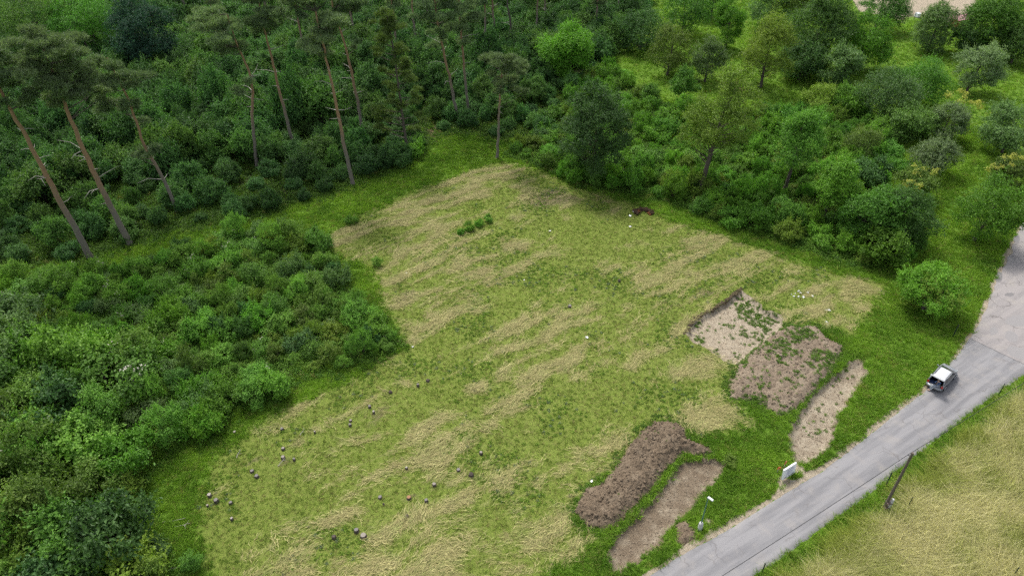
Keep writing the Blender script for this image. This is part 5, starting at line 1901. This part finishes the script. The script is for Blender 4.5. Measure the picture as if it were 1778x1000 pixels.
def cp(x, y, z):   # car frame -> person frame (origin at the sill under the pelvis)
    return (x + 1.98, y + .30, z - .62)


J = dict(pel=cp(-1.96, -.30, .74), belly=cp(-1.92, -.26, .93), chest=cp(-1.94, -.20, 1.13), neck=cp(-1.99, -.16, 1.27), head0=cp(-2.02, -.13, 1.36), head1=cp(-2.05, -.11, 1.48),
         hl=cp(-2.02, -.20, .73), hr=cp(-2.03, -.39, .73), kl=cp(-2.36, .06, .80), kr=cp(-2.40, -.10, .74), al=cp(-2.44, .22, .16), ar=cp(-2.50, .10, .14), tl=cp(-2.62, .32, .06), trt=cp(-2.68, .22, .06),
         sl=cp(-1.94, -.02, 1.18), sr=cp(-1.99, -.37, 1.18), el=cp(-2.14, .08, 1.00), er=cp(-2.20, -.34, .98), wl=cp(-2.27, -.05, 1.14), wr=cp(-2.28, -.18, 1.14))
person = thing('person', 'person in a blue jacket and pale jeans sitting on the open boot sill', 'person', (0, 0, 0))
person.matrix_world = Matrix.Translation((pc[0], pc[1], .05)) @ Matrix.Rotation(HEAD, 4, 'Z') @ Matrix.Scale(CS, 4) @ Matrix.Translation((-1.98, -.30, .62))
names = ['pel', 'belly', 'chest', 'neck', 'head0', 'head1', 'hl', 'kl', 'al', 'tl', 'hr', 'kr', 'ar', 'trt', 'sl', 'el', 'wl', 'sr', 'er', 'wr']
rad = dict(pel=.13, belly=.12, chest=.13, neck=.05, head0=.075, head1=.092, hl=.08, kl=.052, al=.035, tl=.03, hr=.08, kr=.052, ar=.035, trt=.03, sl=.055, el=.04, wl=.028, sr=.055, er=.04, wr=.028)
V = [J[k] for k in names]; R_ = [rad[k] for k in names]
E_ = [(names.index(a), names.index(b2)) for a, b2 in (('pel', 'belly'), ('belly', 'chest'), ('chest', 'neck'), ('neck', 'head0'), ('head0', 'head1'), ('pel', 'hl'), ('hl', 'kl'), ('kl', 'al'), ('al', 'tl'),
                                                     ('pel', 'hr'), ('hr', 'kr'), ('kr', 'ar'), ('ar', 'trt'), ('chest', 'sl'), ('sl', 'el'), ('el', 'wl'), ('chest', 'sr'), ('sr', 'er'), ('er', 'wr'))]
for wn_, s_ in (('wl', -1), ('wr', 1)):
    w = np.array(J[wn_]); i0 = names.index(wn_)
    palm = w + np.array((-.05, .02 * s_, .05))
    V.append(tuple(palm)); R_.append((.034, .022)); ip_ = len(V) - 1
    E_.append((i0, ip_))
    for k, (a, ln) in enumerate(((-.03, .065), (-.01, .075), (.012, .072), (.034, .058))):
        p1 = palm + np.array((-.028, a, .03)); p2 = p1 + np.array((-.004, .018 * s_, ln * .7))
        V += [tuple(p1), tuple(p2)]; R_ += [.0095, .008]
        E_ += [(ip_, len(V) - 2), (len(V) - 2, len(V) - 1)]
    p1 = w + np.array((.0, .045 * s_, .035)); p2 = p1 + np.array((-.03, .02 * s_, .035))
    V += [tuple(p1), tuple(p2)]; R_ += [.0105, .009]
    E_ += [(i0, len(V) - 2), (len(V) - 2, len(V) - 1)]
skinned('body', V, E_, R_, M_SKIN, person)


def sub_skin(name, ks, es, scale, mat, ends=None):
    V = [list(J[k]) for k in ks]
    R2 = [rad[k] * scale + .012 for k in ks]
    skinned(name, V, [(ks.index(a), ks.index(b2)) for a, b2 in es], R2, mat, person)


sub_skin('jacket', ['pel', 'belly', 'chest', 'sl', 'el', 'wl', 'sr', 'er', 'wr'], [('pel', 'belly'), ('belly', 'chest'), ('chest', 'sl'), ('sl', 'el'), ('el', 'wl'), ('chest', 'sr'), ('sr', 'er'), ('er', 'wr')], 1.08, M_DENIM)
sub_skin('trousers', ['pel', 'hl', 'kl', 'al', 'hr', 'kr', 'ar'], [('pel', 'hl'), ('hl', 'kl'), ('kl', 'al'), ('pel', 'hr'), ('hr', 'kr'), ('kr', 'ar')], 1.12, M_JEANS)
for a, b2 in (('al', 'tl'), ('ar', 'trt')):
    p, q2 = np.array(J[a]), np.array(J[b2])
    p = p.copy(); p[2] = q2[2] + .01
    skinned('shoe', [tuple(p), tuple((p + q2) / 2), tuple(q2)], [(0, 1), (1, 2)], [.05, .05, .042], M_SHOE, person)
h1 = np.array(J['head1'])
V = ICO_V * np.array((.105, .10, .10)) + h1 + np.array((.03, .01, .045))
mesh_h = mesh_np('hair', V, ICO_F, [M_HAIR], smooth_shade=True)
hr_ = link('hair', mesh_h, person); sb = hr_.modifiers.new('s', 'SUBSURF'); sb.levels = 1; sb.render_levels = 1
mb = MB()
for yy in (-.033, .033):
    for v in ICO_V: pass
    mb.add([tuple(h1 + np.array((-.088, yy + .0, -.012)) + np.array(v) * .012) for v in ICO_V], [tuple(f) for f in ICO_F])
mb.build('eyes', plain('dark_eye', (.02, .015, .012), .3, .5), person)
mb = MB(); mb.box(tuple(h1 + np.array((-.098, 0, -.045))), (.03, .025, .04), taper=.6); mb.build('nose', M_SKIN, person)
mb = MB(); mb.box(tuple(h1 + np.array((-.085, 0, -.085))), (.012, .045, .01)); mb.build('mouth', plain('lips', (.35, .14, .12), .6, .3), person)
mb = MB(); mb.box((0, 0, 0), (.012, .08, .15), Matrix.Rotation(-.35, 3, 'Y'))
ph = link('phone', mb.mesh('phone', [M_PHONE]))
ph.matrix_world = person.matrix_world @ Matrix.Translation(Vector(cp(-2.36, -.115, 1.235)))
tag(ph, 'dark phone held up by the person in the boot', 'phone')

# ------------------------------------------------------------------ white information board
s0, s1 = at(1355.5, 834.5), at(1377, 821)
sd_ = s1 - s0; sw = float(np.hypot(*sd_)); sa = math.atan2(sd_[1], sd_[0])
board = thing('information_board', 'white board standing on the verge facing the lane', 'sign', (s0[0] + sd_[0] / 2, s0[1] + sd_[1] / 2, 0), sa)
M_BOARD = plain('white_board', (.80, .81, .83), .5, .3, var=.04)
M_INK = plain('dark_print', (.03, .03, .035), .6, .2)
M_INKG = plain('grey_print', (.26, .28, .36), .6, .2)
tl_ = -.12
Rb = Matrix.Rotation(tl_, 3, 'X')
mb = MB(); mb.box((0, 0, .90), (sw, .14, 1.30), Rb); mb.build('panel', M_BOARD, board)


def on_board(u, v, w, h, mat, nm):
    mb = MB()
    c = Rb @ Vector((u, -.0735, v)) + Vector((0, 0, .90))
    mb.box(tuple(c), (w, .006, h), Rb)
    mb.build(nm, mat, board)


for u, w in ((-.45, .34), (-.02, .22), (.40, .40)):
    on_board(u * sw / 1.6, -.50, w * sw / 1.6, .09, M_INK, 'printed_mark')
for k in range(9):
    on_board(-.02 * sw + .04 * (k % 3), .38 - .085 * k, sw * (.62 - .10 * (k % 4)), .03, M_INKG, 'printed_line')
for u in (-.38, .38):
    mb = MB(); mb.box((u * sw, .14, .35), (.07, .05, .9)); mb.build('leg', M_DEADWOOD, board)
# orange marker stakes behind the board
for i, (px, py, h, lab) in enumerate(((1349, 820, .8, 'rusty orange stake behind the left end of the white board'), (1361, 812, .9, 'rusty orange stake behind the middle of the white board'))):
    p = at(px, py)
    t = thing('marker_stake', lab, 'stake', (p[0], p[1], 0), i * .7)
    mb = MB(); mb.tube([(0, 0, -.1), (.05, .02, h)], .03, 6); mb.build('pole', M_DEADWOOD, t)
    mb = MB(); mb.box((.07, .02, h * .78), (.24, .05, .34), Matrix.Rotation(.2, 3, 'Y')); mb.build('flag', plain('orange_tape', (.50, .11, .03), .7, .2), t)

# ------------------------------------------------------------------ street lamp
p = at(1215, 918)
lamp = thing('street_lamp', 'green street lamp with a white head on the verge', 'street lamp', (p[0], p[1], 0), 0)
M_LGREEN = plain('green_lamp_paint', (.07, .17, .13), .5, .4, var=.15)
M_CONC = plain('pale_concrete', (.50, .50, .49), .9, .1, var=.2)
mb = MB()
mb.tube([(0, 0, -.2), (0, 0, .12), (0, 0, .85), (0, 0, 1.0)], [.23, .22, .20, .13], 10); mb.build('socket', M_CONC, lamp)
mb = MB(); mb.tube([(0, 0, .9), (0, 0, 2.6), (0, 0, 4.6)], [.062, .055, .045], 10); mb.build('pole', M_LGREEN, lamp)
la = math.atan2(at(1255, 948)[1] - p[1], at(1255, 948)[0] - p[0])
Rl = Matrix.Rotation(la, 3, 'Z')
mb = MB()
mb.box(tuple(Rl @ Vector((.22, 0, 4.66))), (.56, .19, .10), Rl, taper=.86); mb.build('lamp_head', plain('white_lamp_head', (.78, .79, .80), .4, .4, var=.03), lamp)
mb = MB(); mb.box(tuple(Rl @ Vector((.26, 0, 4.604))), (.4, .14, .02), Rl); mb.build('diffuser', M_LAMP, lamp)

# ------------------------------------------------------------------ utility pole and its cable
p = at(1534, 884)
pole = thing('utility_pole', 'wooden utility pole on a concrete stub beside the lane', 'pole', (p[0], p[1], 0))
M_POLE = bark_mat('weathered_pole_wood', (.075, .062, .05), (.18, .15, .12))
mb = MB(); mb.tube([(0, 0, .25), (.0, 0, 4), (.0, 0, 8.0)], [.15, .13, .11], 12); mb.build('shaft', M_POLE, pole)
mb = MB(); mb.box((.27, -.16, .82), (.20, .20, 1.9), taper=.9); mb.build('concrete_stub', M_CONC, pole)
mb = MB()
for zz in (.55, 1.2):
    mb.box((.13, -.08, zz), (.52, .46, .05))
mb.build('steel_band', plain('rusty_band', (.12, .09, .075), .8, .3), pole)
mb = MB(); mb.tube([(-.06, .05, 7.55), (-.24, .15, 7.55)], .03, 6); mb.build('insulator_hook', M_BLACK, pole)
cz = 7.5
A_ = np.array((*at(1240, 1003, cz), cz)); B_ = np.array((*at(1660, 736, cz), cz))
mid_ = np.array((p[0] - .24, p[1] + .15, 7.55))
d1 = unit(A_ - mid_); d2 = unit(B_ - mid_)
mb = MB()
def span(d, ln):
    return [tuple(mid_ + d * ln * t_ - np.array((0, 0, .5 * 4 * t_ * (1 - t_)))) for t_ in np.linspace(0, 1, 14)]
mb.tube(span(d1, 42)[::-1] + span(d2, 45)[1:], .026, 6)
cb = mb.build('overhead_cable', M_BLACK, None)
tag(cb, 'thin black overhead cable running along above the lane', 'cable')

# ------------------------------------------------------------------ dark fence stakes
M_STAKE = plain('dark_green_stake', (.018, .032, .026), .6, .3)
for i, (bx, by, h, lab) in enumerate(((1537, 844, 2.0, 'dark stake at the lane edge left of the utility pole'), (1573, 885, 1.8, 'dark stake in the meadow right of the utility pole'),
                                      (1654, 585, 1.9, 'dark stake on the grass between the small fruit tree and the car'), (1323, 993, 1.3, 'dark stake at the lane edge near the bottom'),
                                      (1732, 688, 1.9, 'dark stake at the lane edge below the old road'), (1757, 1001, 1.4, 'dark stake at the bottom right corner'))):
    p = at(bx, by)
    t = thing('fence_stake', lab, 'stake', (p[0], p[1], float(gz(np.array([p[0]]), np.array([p[1]]))[0])), i, 'dark fence stakes')
    mb = MB(); mb.box((0, 0, h / 2), (.07, .07, h + .1)); mb.box((.035, 0, h / 2), (.03, .012, h), None); mb.build('post', M_STAKE, t)
    mb = MB(); mb.box((0, 0, h + .06), (.075, .075, .03)); mb.build('cap', M_BLACK, t)

# ------------------------------------------------------------------ litter, stones, sticks
M_PAPER = plain('white_scrap', (.80, .80, .78), .7, .2, var=.05)
for i, (px, py, s_, lab) in enumerate(((955, 402, .22, 'small white scrap lying in the upper meadow'), (1094, 376, .34, 'larger white scrap beside the uprooted hole'),
                                       (1100, 369, .22, 'white scrap leaning against the uprooted hole'), (1094, 395, .24, 'white scrap just below the uprooted hole'),
                                       (910, 487, .14, 'tiny white scrap in the middle of the upper meadow'), (706, 475, .18, 'white scrap by a green tuft in the left upper meadow'),
                                       (717, 604, .2, 'white scrap near the left edge of the meadow'), (1019, 587, .26, 'pale scrap in the grass of the central meadow'),
                                       (1224, 446, .14, 'tiny white scrap near the scrub edge'), (1027, 836, .2, 'white scrap in the hay beside the topsoil heap'))):
    p = at(px, py)
    rg = np.random.default_rng(1300 + i)
    mb = MB(); V = []
    for a in range(4):
        for b2 in range(4):
            V.append(((a / 3 - .5) * s_ * 1.3 + rg.normal() * .02, (b2 / 3 - .5) * s_ + rg.normal() * .02, .07 + abs(rg.normal()) * .05))
    mb.add(V, [(a * 4 + b2, (a + 1) * 4 + b2, (a + 1) * 4 + b2 + 1, a * 4 + b2 + 1) for a in range(3) for b2 in range(3)])
    sm_ = mb.mesh('paper_scrap', [M_PAPER])
    o = link('paper_scrap', sm_, None, (p[0], p[1], float(gz(np.array([p[0]]), np.array([p[1]]))[0])), (0, 0, i * 1.1))
    o.modifiers.new('s', 'SOLIDIFY').thickness = .008
    tag(o, lab, 'litter', 'white scraps in the meadow')
M_CHALK = plain('pale_stone', (.60, .60, .58), .85, .15, var=.15)
for i in range(26):
    rg = np.random.default_rng(1400 + i)
    if i < 15:
        px, py = 1372 + 40 * rg.random(), 503 + 14 * rg.random(); lab, grp = 'pale stone among others in a scatter on the upper meadow', 'pale stones in the upper scatter'
    elif i < 20:
        px, py = 1432 + 10 * rg.random(), 535 + 10 * rg.random(); lab, grp = 'pale stone in the small middle scatter beside the weedy heap', 'pale stones in the middle scatter'
    else:
        px, py = 1434 + 10 * rg.random(), 558 + 8 * rg.random(); lab, grp = 'pale stone in the lowest scatter above the weedy heap', 'pale stones in the lowest scatter'
    p = at(px, py)
    me = lumps_mesh('stone', np.zeros((1, 3)), np.array([.07 + .10 * rg.random()]), M_CHALK, 1450 + i, .6)
    tag(link('stone', me, None, (p[0], p[1], float(gz(np.array([p[0]]), np.array([p[1]]))[0]) + .04), (0, 0, i)), lab, 'stone', grp)
# uprooted hole: a ring of dark earth and roots
p = at(1117, 371)
ring = thing('root_hole', 'dark uprooted hole ringed with brown earth at the meadow top', 'root hole', (p[0], p[1], 0))
rg = np.random.default_rng(1500)
P_ = []
for k in range(90):
    a = -.3 + 3.9 * rg.random(); r = 1.1 + .35 * rg.normal() * .6
    P_.append((r * math.cos(a), r * .9 * math.sin(a), .12 + .22 * rg.random()))
link('earth_ring', lumps_mesh('earth_ring', np.array(P_), .12 + .16 * rg.random(90), soil_mat('peaty_soil', (.02, .014, .010), (.07, .045, .03), (.05, .03, .02)), 1501), ring)
P_ = [(1.0 * math.cos(a) + rg.normal() * .2, .9 * math.sin(a) + rg.normal() * .15, .2 + .1 * rg.random()) for a in list(np.linspace(-.6, .1, 12)) + list(np.linspace(2.9, 3.3, 8))]
link('rust_brown_roots', lumps_mesh('roots', np.array(P_), .08 + .10 * rg.random(20), soil_mat('rusty_soil', (.13, .045, .02), (.22, .09, .04), (.16, .07, .03)), 1502), ring)
p = at(1077, 296)
t = thing('earth_bank', 'dark bare earth bank in the scrub beside the large dark tree', 'bank', (p[0], p[1], 0))
P_ = rg.normal(size=(60, 3)) * np.array((.9, .6, .18)) + np.array((0, 0, .35))
link('earth', lumps_mesh('earth', P_, .2 + .2 * rg.random(60), M_SOD, 1503), t)
# bleached sticks
for i, (px, py, ln, a, lab) in enumerate(((302, 905, 2.0, .1, 'long pale stick on the ground below the lower left shrubs'), (318, 912, 1.4, .3, 'shorter pale stick beside the long one'), (415, 790, .8, 1.3, 'upright pale stick at the foot of the bramble mound'),
                                          (525, 753, .6, 1.0, 'thin pale stick in the green stump field'), (490, 805, .9, .8, 'crooked twig beside the pale round stump'), (300, 990, 2.2, .4, 'pale fallen branch at the bottom edge'),
                                          (213, 888, 1.5, -1.1, 'brown bare stem slanting out of the lower left shrubs'), (455, 640, 1.8, .9, 'dead branch in the brown gap of the thicket'), (478, 652, 1.5, .5, 'grey dead branch at the lower side of the brown gap'),
                                          (440, 655, 1.6, .2, 'dead twiggy branch left of the brown gap'), (1375, 838, .5, .4, 'short stick on the bare dirt below the white board'))):
    p = at(px, py)
    rg = np.random.default_rng(1600 + i)
    mb = MB()
    P0 = [np.array((-ln / 2, 0, .06)), np.array((-ln * .1, .06 * rg.normal(), .18)), np.array((ln / 2, .1 * rg.normal(), .25 + .2 * rg.random()))]
    mb.tube([tuple(q) for q in P0], [.035, .028, .012], 6)
    for k in range(3):
        b0 = P0[1] + (P0[2] - P0[1]) * rg.random()
        mb.tube([tuple(b0), tuple(b0 + np.array((.3 * ln * .5, rg.normal() * .25, .12)))], [.016, .006], 5)
    t = mb.build('fallen_branch', M_DEADWOOD, None, (p[0], p[1], float(gz(np.array([p[0]]), np.array([p[1]]))[0])), (0, 0, a))
    tag(t, lab, 'branch', 'dead branches on the ground')

# ------------------------------------------------------------------ beyond the trees: yard with hut and fence
hp = at(1661, 47)
hut = thing('garden_hut', 'dark red hut with a pink roof half hidden by trees', 'hut', (hp[0], hp[1], 0), .25)
M_RED = plain('red_boards', (.23, .045, .03), .8, .2, var=.2)
M_PINK = plain('pink_roof', (.62, .30, .36), .7, .2, var=.12)
for k in range(12):
    mb = MB(); mb.box((-1.375 + .25 * k, -1.25, 1.1), (.235, .06, 2.2)); mb.build('board', M_RED, hut)
mb = MB(); mb.box((0, .05, 1.08), (2.96, 2.5, 2.16)); mb.build('wall', M_RED, hut)
mb = MB()
mb.add([(-1.8, -1.7, 2.15), (1.8, -1.7, 2.15), (1.8, 0, 3.2), (-1.8, 0, 3.2), (-1.8, 1.7, 2.15), (1.8, 1.7, 2.15)], [(0, 1, 2, 3), (3, 2, 5, 4), (0, 3, 4), (1, 5, 2), (0, 4, 5, 1)])
mb.build('roof', M_PINK, hut)
mb = MB(); mb.box((.2, -1.30, .95), (.8, .05, 1.9)); mb.build('door', M_BLACK, hut)
tk = at(1592, 30)
mb = MB(); mb.box((0, 0, .55), (1.0, 1.2, 1.0), taper=.95); tank = mb.build('water_tank', plain('white_plastic', (.72, .76, .80), .5, .3), None, (tk[0], tk[1], 0), (0, 0, .4))
tag(tank, 'white cube-shaped tank in the bare yard', 'tank')
mb = MB(); mb.box((0, 0, .06), (1.1, 1.3, .1)); mb.build('pallet', M_DEADWOOD, tank)
f0, f1 = at(1566, 33), at(1650, 36)
fn = thing('yard_fence', 'thin wire fence with posts along the front of the bare yard', 'fence', (f0[0], f0[1], 0))
dv = f1 - f0
for k in range(9):
    q = dv * k / 8
    mb = MB(); mb.tube([(q[0], q[1], -.1), (q[0] + .02, q[1], 1.9)], .06, 6); mb.build('post', M_BARK_D, fn)
for zz in (.5, 1.1, 1.7):
    mb = MB(); mb.tube([(0, 0, zz), (dv[0], dv[1], zz)], .015, 5); mb.build('wire', M_BLACK, fn)
